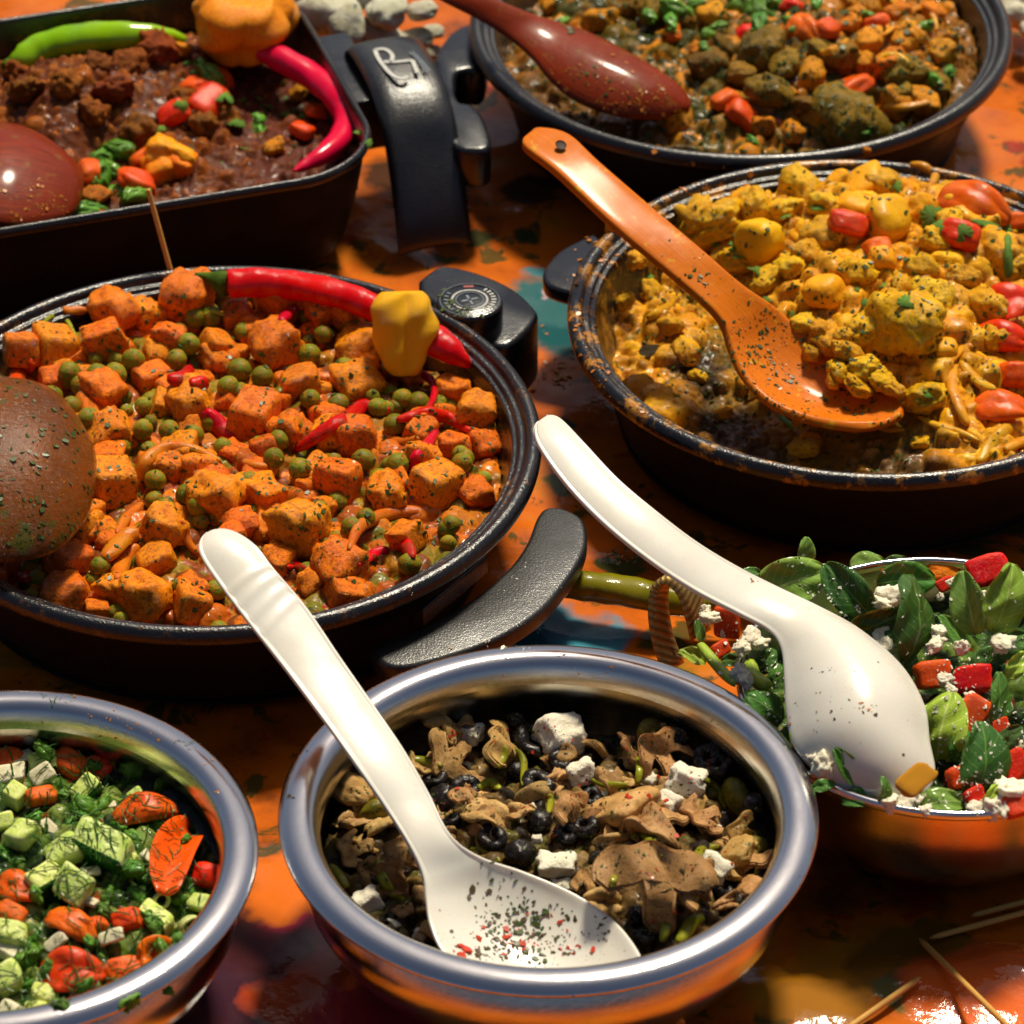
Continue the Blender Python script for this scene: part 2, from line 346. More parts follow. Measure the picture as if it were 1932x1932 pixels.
def steel(name, rough=.17, tint=(.72, .70, .68, 1), grease=.3, brushed=True):
    nt = NT(name); o = nt.co()
    sp = nt.rng(nt.vor(700, o), .0, .12, 1, 0); g = nt.math('MULTIPLY', sp, nt.rng(nt.noise(35, 3, o), .5, .62, 0, grease))
    col = nt.mix(g, tint, C(190, 140, 70))
    mp = nt.n('Mapping'); mp.inputs['Scale'].default_value = (1, 1, 40); nt.l(o, mp.inputs['Vector'])
    rr = nt.rng(nt.noise(45, 5, mp.outputs[0], .7), .3, .7, rough * .75, rough * 1.45)
    nt.set(Base_Color=col, Metallic=1.0, Roughness=rr, Normal=nt.bump(nt.noise(90, 5, mp.outputs[0], .7), .22, .0003, nt.bump(nt.noise(60, 3, o), .10, .0006))); return nt.m
MT['steel'] = steel('brushed_steel_rim', .12); MT['steel_in'] = steel('smeared_steel_inside', .2, (.62, .58, .50, 1), 1)
MT['steel_pol'] = steel('polished_steel', .07, (.70, .67, .64, 1), .1)
MT['steel_oily'] = steel('oily_polished_steel', .10, (.72, .70, .68, 1), 1.0)
MT['steel_warm_refl'] = steel('steel_painted_reflection', .10, (.62, .45, .34, 1), .1)  # plain steel; the copper tint paints warm reflections into its colour
def brass():
    nt = NT('braided_brass'); uv = nt.co('UV'); mp = nt.n('Mapping'); mp.inputs['Scale'].default_value = (16, 1.5, 1); nt.l(uv, mp.inputs['Vector'])
    w = nt.n('TexWave', wave_type='BANDS', bands_direction='DIAGONAL'); w.inputs['Scale'].default_value = 1; w.inputs['Distortion'].default_value = .6; nt.l(mp.outputs[0], w.inputs['Vector'])
    nt.set(Base_Color=nt.mix(nt.rng(w.outputs['Fac'], .2, .7, 0, 1), C(150, 118, 60), C(188, 156, 92)), Metallic=.75, Roughness=.42, Normal=nt.bump(w.outputs['Fac'], .5, .0004)); return nt.m
MT['brass'] = brass()
def plastic():
    nt = NT('white_plastic'); o = nt.co()
    col = nt.mix(nt.rng(nt.noise(40, 4, o), .35, .8, 0, .5), C(222, 218, 208), C(214, 204, 182))
    col = nt.mix(nt.rng(nt.noise(120, 4, o, .7), .66, .72, 0, .35), col, C(216, 180, 110))
    nt.set(Base_Color=col, Roughness=nt.rng(nt.noise(80, 3, o), .3, .7, .2, .36), Subsurface_Weight=.15, Subsurface_Scale=.004, Coat_Weight=.25, Coat_Roughness=.12, Normal=nt.bump(nt.noise(70, 3, o), .12, .0008)); return nt.m
MT['plastic'] = plastic()
def wood(name, a, b, rough=.3, coat=.4, spk=None, sth=.62, gr=(60, 9, 60), ssc=110):
    nt = NT(name); o = nt.co('UV'); mp = nt.n('Mapping'); mp.inputs['Scale'].default_value = (2, 34, 1); nt.l(o, mp.inputs['Vector'])
    f = nt.noise(2.6, 7, mp.outputs[0], .65); col = nt.ramp(f, [(.3, a), (.7, b)]); oo = nt.co()
    col = nt.mix(nt.rng(nt.noise(38, 4, oo), .4, .75, 0, .45), col, a)
    if spk: col = nt.mix(nt.rng(nt.noise(ssc, 5, oo, .7), sth, sth + .05, 0, .9), col, spk)
    nt.set(Base_Color=col, Roughness=nt.rng(nt.noise(70, 4, oo), .3, .7, rough * .6, rough * 1.5), Coat_Weight=coat, Coat_Roughness=.14, Specular_IOR_Level=.10,
           Normal=nt.bump(nt.noise(300, 4, oo), .35, .0005, nt.bump(f, .2, .0006))); return nt.m
MT['wood_y'] = wood('curry_stained_wood', C(184, 84, 8), C(224, 126, 20), spk=C(206, 150, 26), sth=.60, rough=.5, coat=.12)
MT['wood_b'] = food('oily_dark_brown_wood', C(78, 44, 10), C(118, 68, 14), sc=26, rough=.14, coat=.9, bump=.0006, bsc=420, sss=0, speck=C(78, 74, 18), sth=.57, ssc=38, amt=.02, c3=C(134, 70, 20))
MT['wood_r'] = wood('dark_red_wood', C(92, 26, 6), C(146, 50, 12), rough=.45, coat=.22, spk=C(120, 72, 20), sth=.58)
MT['pick'] = wood('toothpick_wood', C(190, 138, 66), C(216, 168, 92), rough=.5, coat=.1)
MT['print'] = flat('white_print', C(196, 196, 190), .5); MT['print_r'] = flat('red_print', C(150, 60, 60), .5); MT['print_g'] = flat('grey_print', C(112, 124, 134), .5)
# ------------------------------------------------------------------ table and printed cloth
def cloth_mat():
    nt = NT('printed_glossy_cloth'); o = nt.co()
    d = nt.n('TexNoise'); d.inputs['Scale'].default_value = 26; d.inputs['Detail'].default_value = 4; nt.l(o, d.inputs['Vector'])
    off = nt.n('VectorMath', operation='SUBTRACT'); nt.l(d.outputs['Color'], off.inputs[0]); off.inputs[1].default_value = (.5, .5, .5)
    sc = nt.n('VectorMath', operation='SCALE'); nt.l(off.outputs[0], sc.inputs[0]); sc.inputs['Scale'].default_value = .05
    w = nt.n('VectorMath', operation='ADD'); nt.l(o, w.inputs[0]); nt.l(sc.outputs[0], w.inputs[1])
    col = nt.ramp(nt.noise(14, 6, o, .6), [(.34, C(96, 46, 8)), (.44, C(176, 82, 4)), (.55, C(200, 98, 6)), (.62, C(196, 110, 12)), (.70, C(120, 96, 22))])  # dark brown patches paint shade into the cloth; other tones are print
    col = nt.mix(nt.rng(nt.noise(40, 5, w.outputs[0], .6), .56, .61, 0, .85), col, C(48, 60, 20))
    col = nt.mix(nt.rng(nt.noise(19, 4, w.outputs[0], .6), .60, .64, 0, .8), col, C(150, 34, 16))
    blobs = [((1050, 575), .030, C(12, 96, 100)), ((1010, 505), .012, C(60, 130, 140)), ((1080, 625), .022, C(12, 74, 78)), ((985, 425), .012, C(36, 50, 18)), ((890, 440), .010, C(34, 50, 18)), ((840, 470), .010, C(60, 66, 20)), ((1040, 790), .010, C(36, 66, 60)),
             ((1060, 1180), .024, C(18, 116, 140)), ((1130, 1190), .016, C(60, 140, 160)), ((1010, 1200), .012, C(10, 92, 110)), ((1245, 1210), .012, C(66, 66, 20)), ((1175, 1055), .009, C(50, 60, 20)), ((1060, 900), .012, C(70, 80, 24)),
             ((560, 1760), .018, C(180, 24, 60)), ((455, 1800), .032, C(64, 12, 26)), ((400, 1900), .036, C(52, 14, 34)), ((540, 1860), .010, C(70, 110, 50)), ((520, 1660), .02, C(214, 104, 14)), ((610, 1880), .03, C(190, 66, 20)), ((700, 1925), .03, C(190, 40, 50)),
             ((1560, 1850), .028, C(170, 110, 16)), ((1700, 1800), .03, C(120, 80, 16)), ((1790, 1850), .02, C(70, 72, 30)), ((1560, 1905), .02, C(150, 96, 20)), ((1860, 1850), .03, C(200, 82, 24)), ((1700, 1885), .011, C(96, 96, 50)), ((1880, 1910), .03, C(222, 98, 26)), ((1000, 350), .02, C(60, 36, 14)),
             ((1000, 480), .007, C(180, 200, 210)), ((1025, 545), .006, C(200, 160, 170)), ((1100, 1010), .02, C(214, 100, 12)), ((790, 330), .03, C(50, 30, 14))]
    for (px, py), r, c in blobs:
        q = P(px, py, 0); ds = nt.n('VectorMath', operation='DISTANCE'); nt.l(w.outputs[0], ds.inputs[0]); ds.inputs[1].default_value = tuple(q)
        col = nt.mix(nt.rng(ds.outputs['Value'], r * .82, r * 1.08, .95, 0), col, c)
    h = nt.noise(60, 4, o, .6)
    b = nt.bump(h, .25, .002); b = nt.bump(nt.noise(9, 3, o), .35, .012, b)
    nt.set(Base_Color=col, Roughness=.7, Specular_IOR_Level=.08, Coat_Weight=nt.rng(nt.noise(22, 4, o), .40, .58, .25, 1.0), Coat_IOR=1.36, Coat_Roughness=.08, Normal=b); nt.l(b, nt.b.inputs['Coat Normal']); return nt.m
nx, ny = 320, 360
gx, gy = np.meshgrid(np.linspace(-.95, .95, nx), np.linspace(-.9, 1.1, ny), indexing='ij')
ridge = lambda v: (1 - np.abs(v)) ** 6
gz = .0016 * fbm(gx * 9, gy * 9) + .0028 * ridge(fbm(gx * 6 + 3, gy * 11 + gx * 5, None, 2)) + .0012 * ridge(fbm(gx * 22 + 9, gy * 20, None, 2))
gz -= gz.max() - .0005
_q = P(1720, 1835, 0); _v = (gy - _q[1] - .12 * (gx - _q[0])); _f = np.exp(-((gx - _q[0] - .01) / .085) ** 4)
gz += .0062 * _f * np.where(_v > 0, np.exp(-(_v / .012) ** 2), np.clip(1 + _v / .036, 0, 1) ** 1.2)  # raised fold added so its near slope catches the sun as glare
tbl = link('tablecloth', mesh('tablecloth', np.stack([gx, gy, gz], -1).reshape(-1, 3), np.ascontiguousarray(grid_faces(nx, ny)[:, ::-1]), cloth_mat()))
tag(tbl, 'glossy orange tablecloth with teal, green and magenta print under all the dishes', 'tablecloth')
tb = link('table', poly_slab('table', [(-.98, -.93), (.98, -.93), (.98, 1.13), (-.98, 1.13)], -.06, -.012, flat('dark_table_wood', C(50, 34, 22), .6)))
tag(tb, kind='structure')
# ------------------------------------------------------------------ pans
def round_pan(cx, cy, Ro, label, mat_in, mat_rim, H=.065):
    e = empty('frying_pan', (cx, cy, 0)); tag(e, label, 'pan')
    b = Ro - .008
    link('body', lathe('pan_body', [(0, .004), (b * .80, .004), (b * .845, .006), (b * .885, .012), (b * .90, .02), (b * .945, .036), (b * .97, .048), (b * .975, H - .0085)], MT['side'], sub=5), e)
    link('inside', lathe('pan_inside', [(b * .972, H - .0082), (b * .95, H - .012), (b * .93, H - .022), (b * .87, .022), (b * .835, .0135), (b * .79, .011), (0, .011)], mat_in, sub=5), e)
    link('rim', lathe('pan_rim', [(b * .974, H - .0125), (b * .985, H - .0105), (Ro - .0012, H - .008), (Ro, H - .004), (Ro - .0015, H - .001), (Ro - .0042, H), (Ro - .0065, H - .0012), (Ro - .0078, H - .0038), (Ro - .0102, H - .0042), (Ro - .0115, H - .0058), (Ro - .0135, H - .0062), (Ro - .0145, H - .009), (Ro - .0150, H - .013)], mat_rim, sub=5, seg=220), e)
    return e
OC = (-.1366, -.0974, .1504); YC = (.1709, .0113, .1441); TC = (.1247, .3005, .1480)
pan_o = round_pan(*OC, 'black round pan full of orange sweet potato and pea curry', MT['enamel_in'], MT['enamel_rim'])
pan_y = round_pan(*YC, 'black round pan of yellow curry with wooden spoon resting in it', MT['enamel_iny'], MT['rim_y'])
pan_t = round_pan(*TC, 'black round pan of green brown curry with a red spoon, farthest back', MT['enamel_in'], MT['enamel'])
def child_slab(par, name, pts, z0, z1, mat, bev=.002, label=None):
    z = z1; w = [P(x, y, z) for x, y in pts]; w = catmull(np.array(w + [w[0]]), 4)[:-1]
    L = par.location; w = [(q[0] - L[0], q[1] - L[1]) for q in w]
    if sum(a[0] * b[1] - a[1] * b[0] for a, b in zip(w, w[1:] + w[:1])) < 0: w = w[::-1]
    o = link(name, poly_slab(name, w, z0, z1, mat, bev), par)
    if label: o['label'] = label
    return o
child_slab(pan_o, 'handle', [(1062, 956), (1098, 975), (1108, 1012), (1096, 1055), (1060, 1108), (1008, 1162), (920, 1212), (800, 1250), (735, 1256), (702, 1232), (712, 1212), (800, 1178), (880, 1135), (950, 1080), (992, 1025), (1012, 975), (1030, 956)], .030, .040, MT['bakelite'], .0025, 'flat curved black handle dotted with crumbs')
def bar(par, name, a, b, w, z0, z1, mat):
    a = np.array(a); b = np.array(b); L = np.array(par.location[:2]); d = (b - a) / np.linalg.norm(b - a); n = np.array([-d[1], d[0]]) * w / 2
    return link(name, poly_slab(name, [tuple(q - L) for q in (a - n, b - n, b + n, a + n)], z0, z1, mat, .0015), par)
qa = P(860, 1110, .035)[:2]; qb = np.array(OC[:2]) + (qa - np.array(OC[:2])) * .86
bar(pan_o, 'handle_bracket', qb, qa, .05, .028, .0385, MT['bakelite'])
# thermostat control on the far side of the orange pan
kb = child_slab(pan_o, 'control_base', [(790, 527), (832, 500), (900, 512), (965, 540), (1005, 575), (1012, 600), (960, 650), (905, 640), (870, 600), (800, 560)], .012, .050, MT['bakelite2'], .003, 'black plastic base of the heat control')
kc = P(886, 566, .066); kr = M(63, kc)
dial = link('control_dial', lathe('control_dial', [(0, .0), (.0, .0), (kr * .96, 0), (kr, .001), (kr, .0205), (kr * .97, .022), (kr * .93, .0224), (0, .0224)], MT['bakelite2'], seg=64, sharp=50), pan_o)
dial.location = (kc[0] - OC[0], kc[1] - OC[1], kc[2] - .0224)
def ring(name, r0, r1, mat, z, a0=0, a1=360):
    n = 72; a = np.radians(np.linspace(a0, a1, n)); V = []
    for rr, zz in ((r0, 0), (r0, .0004), (r1, .0004), (r1, 0)): V.append(np.stack([rr * np.cos(a), rr * np.sin(a), a * 0 + zz], 1))
    o = link(name, mesh(name, np.concatenate(V), grid_faces(4, n), mat, smooth=False), dial); o.location = (0, 0, z); return o
ring('marking_ring', kr * .50, kr * .56, MT['print'], .0223); ring('marking_ring', kr * .40, kr * .43, MT['print_g'], .0223); ring('marking_ring', kr * .88, kr * .90, MT['print_g'], .0223)
def ticks(name, mat, angs, r0, r1, w):
    V, F = [], []
    for a in angs:
        a = R(a); u = np.array([math.cos(a), math.sin(a), 0]); v = np.array([-u[1], u[0], 0])
        for zz in (0, .0004): V += [u * r0 * kr - v * w, u * r1 * kr - v * w, u * r1 * kr + v * w, u * r0 * kr + v * w]; V[-1] = V[-1]
        for q in V[-4:]: q[2] = .0004
        k = len(V) - 8; F += [[k + 4, k + 5, k + 6, k + 7], [k, k + 1, k + 5, k + 4], [k + 1, k + 2, k + 6, k + 5], [k + 2, k + 3, k + 7, k + 6], [k + 3, k, k + 4, k + 7]]
    o = link(name, mesh(name, V, F, mat, smooth=False), dial); o.location = (0, 0, .0223); return o
ticks('dial_mark', MT['print'], [-70, -58, -46, -34, -22, -10, 2, 14, 26, 38, 50], .66, .80, .0005)
ticks('dial_mark', MT['print_g'], [150, 165, 180, 195, 210, 225, 240, 255], .66, .78, .0004)
ticks('dial_mark', MT['print_r'], [84, 90, 96, 102], .68, .80, .0006)
ticks('dial_mark', MT['print_g'], [20, 110, 200, 290], .05, .26, .0006)
child_slab(pan_y, 'handle', [(1120, 438), (1060, 468), (1030, 500), (1024, 520), (1035, 538), (1080, 552), (1140, 560), (1180, 500)], .038, .047, MT['bakelite2'], .0025)
child_slab(pan_t, 'handle', [(925, 28), (890, 40), (848, 62), (820, 108), (824, 128), (832, 200), (852, 268), (885, 282), (925, 274), (915, 225), (893, 196), (866, 188), (860, 140), (880, 130), (915, 120)], .028, .052, MT['bakelite2'], .003)
# rectangular pan at top left
CA, SA = math.cos(R(18)), math.sin(R(18))
e1 = np.array([CA, SA]); e2 = np.array([-SA, CA])
X0, X1, Y0, Y1 = -.36, -.014, .150, .366
TPO = e1 * ((X0 + X1) / 2) + e2 * ((Y0 + Y1) / 2); HW, HH = (X1 - X0) / 2, (Y1 - Y0) / 2
def rrect(inset, z, rc=.052, n=14, k=10):
    hw, hh, r = HW - inset, HH - inset, max(rc - inset, .008); pts = []
    for (sx, sy, a0) in ((1, 1, 0), (-1, 1, 90), (-1, -1, 180), (1, -1, 270)):
        for a in np.radians(np.linspace(a0, a0 + 90, n)): pts.append((sx * (hw - r) + r * math.cos(a), sy * (hh - r) + r * math.sin(a)))
    p = np.array(pts); return np.stack([p[:, 0] * CA - p[:, 1] * SA, p[:, 0] * SA + p[:, 1] * CA, np.full(len(p), z)], 1)
def rloft(name, prof, mat, cap=False):
    pr = catmull(prof, 4); rings = [rrect(a, z) for a, z in pr]; V = np.concatenate(rings); m = len(rings[0])
    F = grid_faces(len(rings), m, True).tolist()
    if cap: F.append([len(V) - m + i for i in range(m)])
    return mesh(name, V, F, mat)
tp = empty('rectangular_pan', (TPO[0], TPO[1], 0)); tag(tp, 'black rectangular pan with rounded corners holding dark brown chilli', 'pan')
TH = .070
link('body', rloft('rect_body', [(.030, .003), (.018, .006), (.012, .02), (.006, .045), (.003, TH - .006)], MT['plain']), tp)
link('rim', rloft('rect_rim', [(.0032, TH - .007), (.0003, TH - .005), (0, TH - .002), (.0015, TH), (.0034, TH - .0006), (.0042, TH - .003)], MT['enamel']), tp)
link('inside', rloft('rect_inside', [(.0041, TH - .003), (.007, TH - .02), (.012, .025), (.02, .012), (.03, .010)], MT['enamel_in'], cap=True), tp)
# wide bent handle: profile along e2 (away from the camera) extruded along e1
prof = [(.276, .064), (.272, .070), (.262, .072), (.250, .0725), (.236, .072), (.220, .069), (.205, .061), (.193, .048), (.182, .033), (.173, .018), (.167, .004)]
pr = catmull(np.array(prof), 5); G = []
for (v, z) in pr:
    drop = max(0, .072 - z)
    row = []
    for t in np.linspace(0, 1, 9):
        u = -.005 + t * .040 + (.004 * math.sin(t * math.pi) if 0 else 0)
        zz = z + .0016 * math.sin(t * math.pi)
        q = e1 * (u - drop * .05) + e2 * v; row.append((q[0] - TPO[0], q[1] - TPO[1], zz))
    G.append(row)
hnd = link('handle', slab('rect_handle', G, .005, enamel('crumb_dusted_black_handle', base=C(30, 31, 34), rough=.34, spk=.5), edge=6), tp); hnd['label'] = 'wide bent black handle with a white monogram'
q1 = e1 * -.016 + e2 * .262 - TPO; q2 = e1 * .0 + e2 * .262 - TPO
link('handle_bracket', poly_slab('rect_bracket', [tuple(q) for q in (e1 * -.018 + e2 * .225 - TPO, e1 * .004 + e2 * .225 - TPO, e1 * .004 + e2 * .30 - TPO, e1 * -.018 + e2 * .30 - TPO)], .035, .066, MT['bakelite2']), tp)
def letter(strokes, name, mat, w):
    Vs, Fs = [], []
    for st in strokes:
        pts = [P(x, y, .0768) for x, y in st]
        cv = catmull(np.array(pts), 6); T = np.gradient(cv, axis=0); T /= np.linalg.norm(T, axis=1)[:, None]
        Nn = np.stack([-T[:, 1], T[:, 0], 0 * T[:, 0]], 1) * w / 2; o = len(Vs)
        for i, c in enumerate(cv):
            z = .0768
            for dz, s in ((0, -1), (.0004, -1), (.0004, 1), (0, 1)):
                q = c + Nn[i] * s; Vs.append((q[0] - TPO[0], q[1] - TPO[1], z + dz))
        f = grid_faces(len(cv), 4) + o; Fs += f.tolist(); Fs += [[o, o + 1, o + 2, o + 3], [len(Vs) - 4, len(Vs) - 3, len(Vs) - 2, len(Vs) - 1]]
    return link(name, mesh(name, Vs, Fs, mat, smooth=False), hnd)
lx, ly = 560 * .966, 0
Z = lambda x, y: (560 * .966 + x * .966 / 3.943, y * .966 / 3.943)
letter([[Z(680, 385), Z(700, 440), Z(740, 500), Z(790, 560), Z(850, 600), Z(905, 605), Z(935, 590)], [Z(680, 385), Z(750, 380), Z(800, 410), Z(815, 450), Z(790, 480), Z(750, 475)],
        [Z(790, 480), Z(860, 478), Z(960, 470), Z(985, 510), Z(1005, 565)]], 'monogram', MT['print'], .0022)
letter([[Z(945, 405), Z(985, 440), Z(1030, 490), Z(1080, 560)], [Z(968, 402), Z(1010, 440), Z(1055, 490), Z(1100, 548)], [Z(955, 425), Z(980, 415)], [Z(990, 465), Z(1015, 450)], [Z(1020, 500), Z(1045, 488)], [Z(1050, 540), Z(1075, 522)]], 'small_lettering', MT['print_g'], .0008)
# ------------------------------------------------------------------ steel bowls
def handi(cx, cy, Ro, label, m_rim, m_in, m_out):
    k = Ro / .1092; e = empty('steel_bowl', (cx, cy, 0)); tag(e, label, 'bowl')
    out = [(0, .003), (.045, .003), (.066, .008), (.087, .022), (.0985, .040), (.1005, .052), (.097, .062), (.0945, .067)]
    rim = [(.0945, .067), (.0960, .0705), (.1020, .0715), (.1075, .0712), (.1092, .0722), (.1090, .0738), (.1060, .0762), (.1020, .0772), (.0980, .0768), (.0948, .0745), (.0928, .0700), (.0922, .066)]
    inn = [(.0922, .066), (.0930, .060), (.0965, .050), (.0955, .038), (.085, .022), (.064, .010), (0, .006)]
    s = lambda pr: [(r * k, z) for r, z in pr]
    link('body', lathe('bowl_body', s(out), m_out, sub=6, seg=200), e); link('inside', lathe('bowl_inside', s(inn), m_in, sub=6, seg=200), e)
    link('rim', lathe('bowl_rim', s(rim), m_rim, sub=6, seg=240), e); return e
MC = (.0147, -.3766, .1092); BC = (-.2076, -.4044, .1062); SC = (.1835, -.2865, .0885)
bowl_m = handi(*MC, 'brushed steel bowl of mushrooms, olives and feta with a wide rolled rim', MT['steel'], MT['steel_in'], MT['steel_pol'])
bowl_b = handi(*BC, 'shiny steel bowl of chopped cucumber, tomato and dill salad', MT['steel_oily'], MT['steel_oily'], MT['steel_pol'])
bowl_s = empty('steel_bowl', (SC[0], SC[1], 0)); tag(bowl_s, 'thin rimmed steel bowl with brass ring handle holding spinach salad', 'bowl')
r_ = SC[2]
link('body', lathe('salad_body', [(0, .003), (.05, .003), (.062, .008), (.076, .024), (.083, .042), (.0855, .058), (r_ - .0022, .0668)], MT['steel_warm_refl'], sub=6, seg=200), bowl_s)
link('inside', lathe('salad_inside', [(r_ - .0024, .067), (.0835, .058), (.081, .042), (.072, .022), (.05, .008), (0, .006)], MT['steel_in'], sub=6, seg=160), bowl_s)
link('rim', lathe('salad_rim', [(r_ - .0026, .0662), (r_ - .0006, .0662), (r_, .0680), (r_ - .0006, .0698), (r_ - .0022, .0702), (r_ - .0032, .0690), (r_ - .0034, .0665)], MT['steel'], sub=5, seg=220), bowl_s)
path = [(P(1272, 1262, .040)), P(1252, 1210, .050), P(1242, 1150, .063), P(1247, 1105, .073), P(1270, 1089, .077), P(1296, 1110, .073), P(1312, 1155, .063), P(1322, 1200, .052)]
cv = catmull(np.array(path), 5); T = np.gradient(cv, axis=0); T /= np.linalg.norm(T, axis=1)[:, None]
wd = np.array([.0045, .0045, .0]); G = [[c + wd * t for t in np.linspace(-1, 1, 7)] for c in cv]
G = np.array(G) - np.array([SC[0], SC[1], 0])
hb = link('handle', slab('brass_handle', G, .0042, MT['brass'], edge=8), bowl_s); hb['label'] = 'braided brass ring handle'

# ------------------------------------------------------------------ food masses (one bumpy sheet per dish)
def mass_mat(name, rough=.4, bump=.0007, bsc=420, coat=.35, wet=None):
    nt = NT(name); o = nt.co(); at = nt.n('Attribute'); at.attribute_name = 'Col'
    col = nt.mix(nt.rng(nt.noise(380, 4, o, .65), .3, .7, 0, 1), at.outputs['Color'], (.72, .66, .6, 1), 'MULTIPLY')
    rr = nt.rng(nt.noise(260, 3, o), .38, .62, rough * .5, rough * 1.7)
    cb = nt.bump(nt.noise(bsc * .6, 4, o, .6), 1.0, bump * 1.2); nt.l(cb, nt.b.inputs['Coat Normal']); nt.set(Coat_IOR=1.4)
    nt.set(Base_Color=col, Roughness=nt.math('ADD', rr, .18), Specular_IOR_Level=.12, Coat_Weight=nt.rng(nt.noise(110, 3, o), .45, .6, .02, coat * 1.6), Coat_Roughness=.08,
           Normal=nt.bump(nt.noise(bsc, 5, o, .7), .9, bump)); return nt.m
class Dish: pass
def wp(blobs, cx, cy, z=.045):
    out = []
    for b in blobs:
        q = P(b[0], b[1], z); out.append((q[0] - cx, q[1] - cy, M(b[2], q)) + tuple(b[3:]))
    return out
def mass(name, label, par_c, Rr, z0, mound, hills, chunks, pal, mat, res=.0009, fine=.0006, flecks=(), inside=None, tint=(), seed=1, rect=False, ring=None, cat='curry', wall=False):
    """height field: base + hills, then ellipsoid lumps of many sizes; a colour per lump"""
    r_ = np.random.default_rng(seed); cx, cy = par_c[:2]; d = Dish(); d.cx, d.cy, d.R, d.zmax = cx, cy, (0 if rect else Rr), (.0615 if Rr > .11 else .052)
    ex = Rr if not rect else max(HW, HH)
    x0, x1 = (-Rr, Rr) if not rect else (-.20, .20); y0, y1 = (-Rr, Rr) if not rect else (-.17, .17)
    if cx - Rr < -.31 and not rect: x0 = max(x0, -.315 - cx)
    if cx + Rr > .31: x1 = min(x1, .31 - cx)
    xs = np.arange(x0, x1 + res, res); ys = np.arange(y0, y1 + res, res)
    X, Y = np.meshgrid(xs, ys, indexing='ij'); rr = np.hypot(X, Y) / Rr
    Z = z0 + mound * (1 - np.minimum(rr, 1) ** 2) + 0 * X
    for (hx, hy, hr, hh) in wp(hills, cx, cy): Z += hh * np.exp(-((X - hx) ** 2 + ((Y - hy) / 1.35) ** 2) / hr ** 2)
    Z += .0016 * fbm(X * 60, Y * 60, None, 3)
    if inside is not None: Z = np.maximum(Z, inside)
    base = Z.copy(); pal = [np.array(C(*p)[:3]) for p in pal]
    n0 = np.clip(fbm(X * 90 + 5, Y * 90, None, 3) * .6 + .5, 0, 1)[..., None]
    Cc = pal[0] * n0 + pal[1] * (1 - n0)
    for (cnt, rmin, rmax, hgt, cols, dens) in chunks:
        for _ in range(cnt):
            a = r_.random() * 2 * np.pi; q = math.sqrt(r_.random()) * Rr * .99
            if rect: px, py = r_.uniform(x0, x1), r_.uniform(y0, y1)
            else: px, py = q * math.cos(a), q * math.sin(a)
            if not (x0 < px < x1): continue
            if dens is not None and r_.random() > dens(px, py): continue
            ra = r_.uniform(rmin, rmax); rb = ra * r_.uniform(.5, 1); th = r_.random() * np.pi; h = hgt * ra
            i0, i1 = np.searchsorted(xs, [px - ra, px + ra]); j0, j1 = np.searchsorted(ys, [py - ra, py + ra])
            if i1 - i0 < 2 or j1 - j0 < 2: continue
            dx = X[i0:i1, j0:j1] - px; dy = Y[i0:i1, j0:j1] - py
            u = (dx * math.cos(th) + dy * math.sin(th)) / ra; v = (-dx * math.sin(th) + dy * math.cos(th)) / rb
            pw = r_.choice([2, 2.6, 4]); dd = np.abs(u) ** pw + np.abs(v) ** pw
            zc = base[min((i0 + i1) // 2, len(xs) - 1), min((j0 + j1) // 2, len(ys) - 1)] + h * np.sqrt(np.maximum(1 - dd, 0)) - .15 * h + r_.normal(0, .15) * h + (u * r_.normal(0, .25) + v * r_.normal(0, .25)) * h
            m = (dd < 1) & (zc > Z[i0:i1, j0:j1])
            Z[i0:i1, j0:j1][m] = zc[m]; c = np.array(C(*cols[r_.integers(len(cols))])[:3]) * r_.uniform(.75, 1.15)
            Cc[i0:i1, j0:j1][m] = c
    Z += fine * fbm(X * 420, Y * 420, None, 3)
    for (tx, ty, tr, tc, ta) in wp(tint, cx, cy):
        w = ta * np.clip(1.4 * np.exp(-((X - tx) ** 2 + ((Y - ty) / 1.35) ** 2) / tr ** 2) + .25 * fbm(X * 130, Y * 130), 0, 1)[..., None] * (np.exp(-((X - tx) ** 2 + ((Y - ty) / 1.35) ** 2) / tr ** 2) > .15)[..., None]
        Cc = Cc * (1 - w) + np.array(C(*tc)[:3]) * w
    for (fr, thr, fc) in flecks:
        m = fbm(X * fr + 31 * thr, Y * fr * 1.2, None, 3) > thr; Cc[m] = np.array(C(*fc)[:3])
        Z[m] += .0004
    if rect:
        U = (X * CA + Y * SA); W = (-X * SA + Y * CA)
        keep = (np.abs(U) < HW - .0065) & (np.abs(W) < HH - .0065)
        qx = np.maximum(np.abs(U) - (HW - .052), 0); qy = np.maximum(np.abs(W) - (HH - .052), 0); keep &= ~((qx > 0) & (qy > 0) & (np.hypot(qx, qy) > .0455))
    else: keep = rr < 1
    if wall: keep &= np.hypot(X, Y) < np.interp(Z, [.011, .0135, .022, .043, .053], [.80, .835, .872, .932, .952]) * (par_c[2] - .008) + .0008
    n, m_ = X.shape; F = grid_faces(n, m_); kf = keep.ravel()[F].all(1); F = F[kf]
    used = np.unique(F); mp = np.zeros(n * m_, np.int64); mp[used] = np.arange(len(used))
    V = np.stack([X, Y, Z], -1).reshape(-1, 3)[used]
    me = mesh(name, V, np.ascontiguousarray(mp[F]), mat); ca = me.color_attributes.new('Col', 'FLOAT_COLOR', 'POINT')
    cc = np.ones((len(used), 4), np.float32); cc[:, :3] = np.clip(Cc.reshape(-1, 3)[used], 0, 1); ca.data.foreach_set('color', cc.ravel())
    o = link(name, me); o.location = (cx, cy, 0); tag(o, label, cat, kind='stuff')
    d.xs, d.ys, d.Z, d.obj = xs, ys, Z, o
    return d
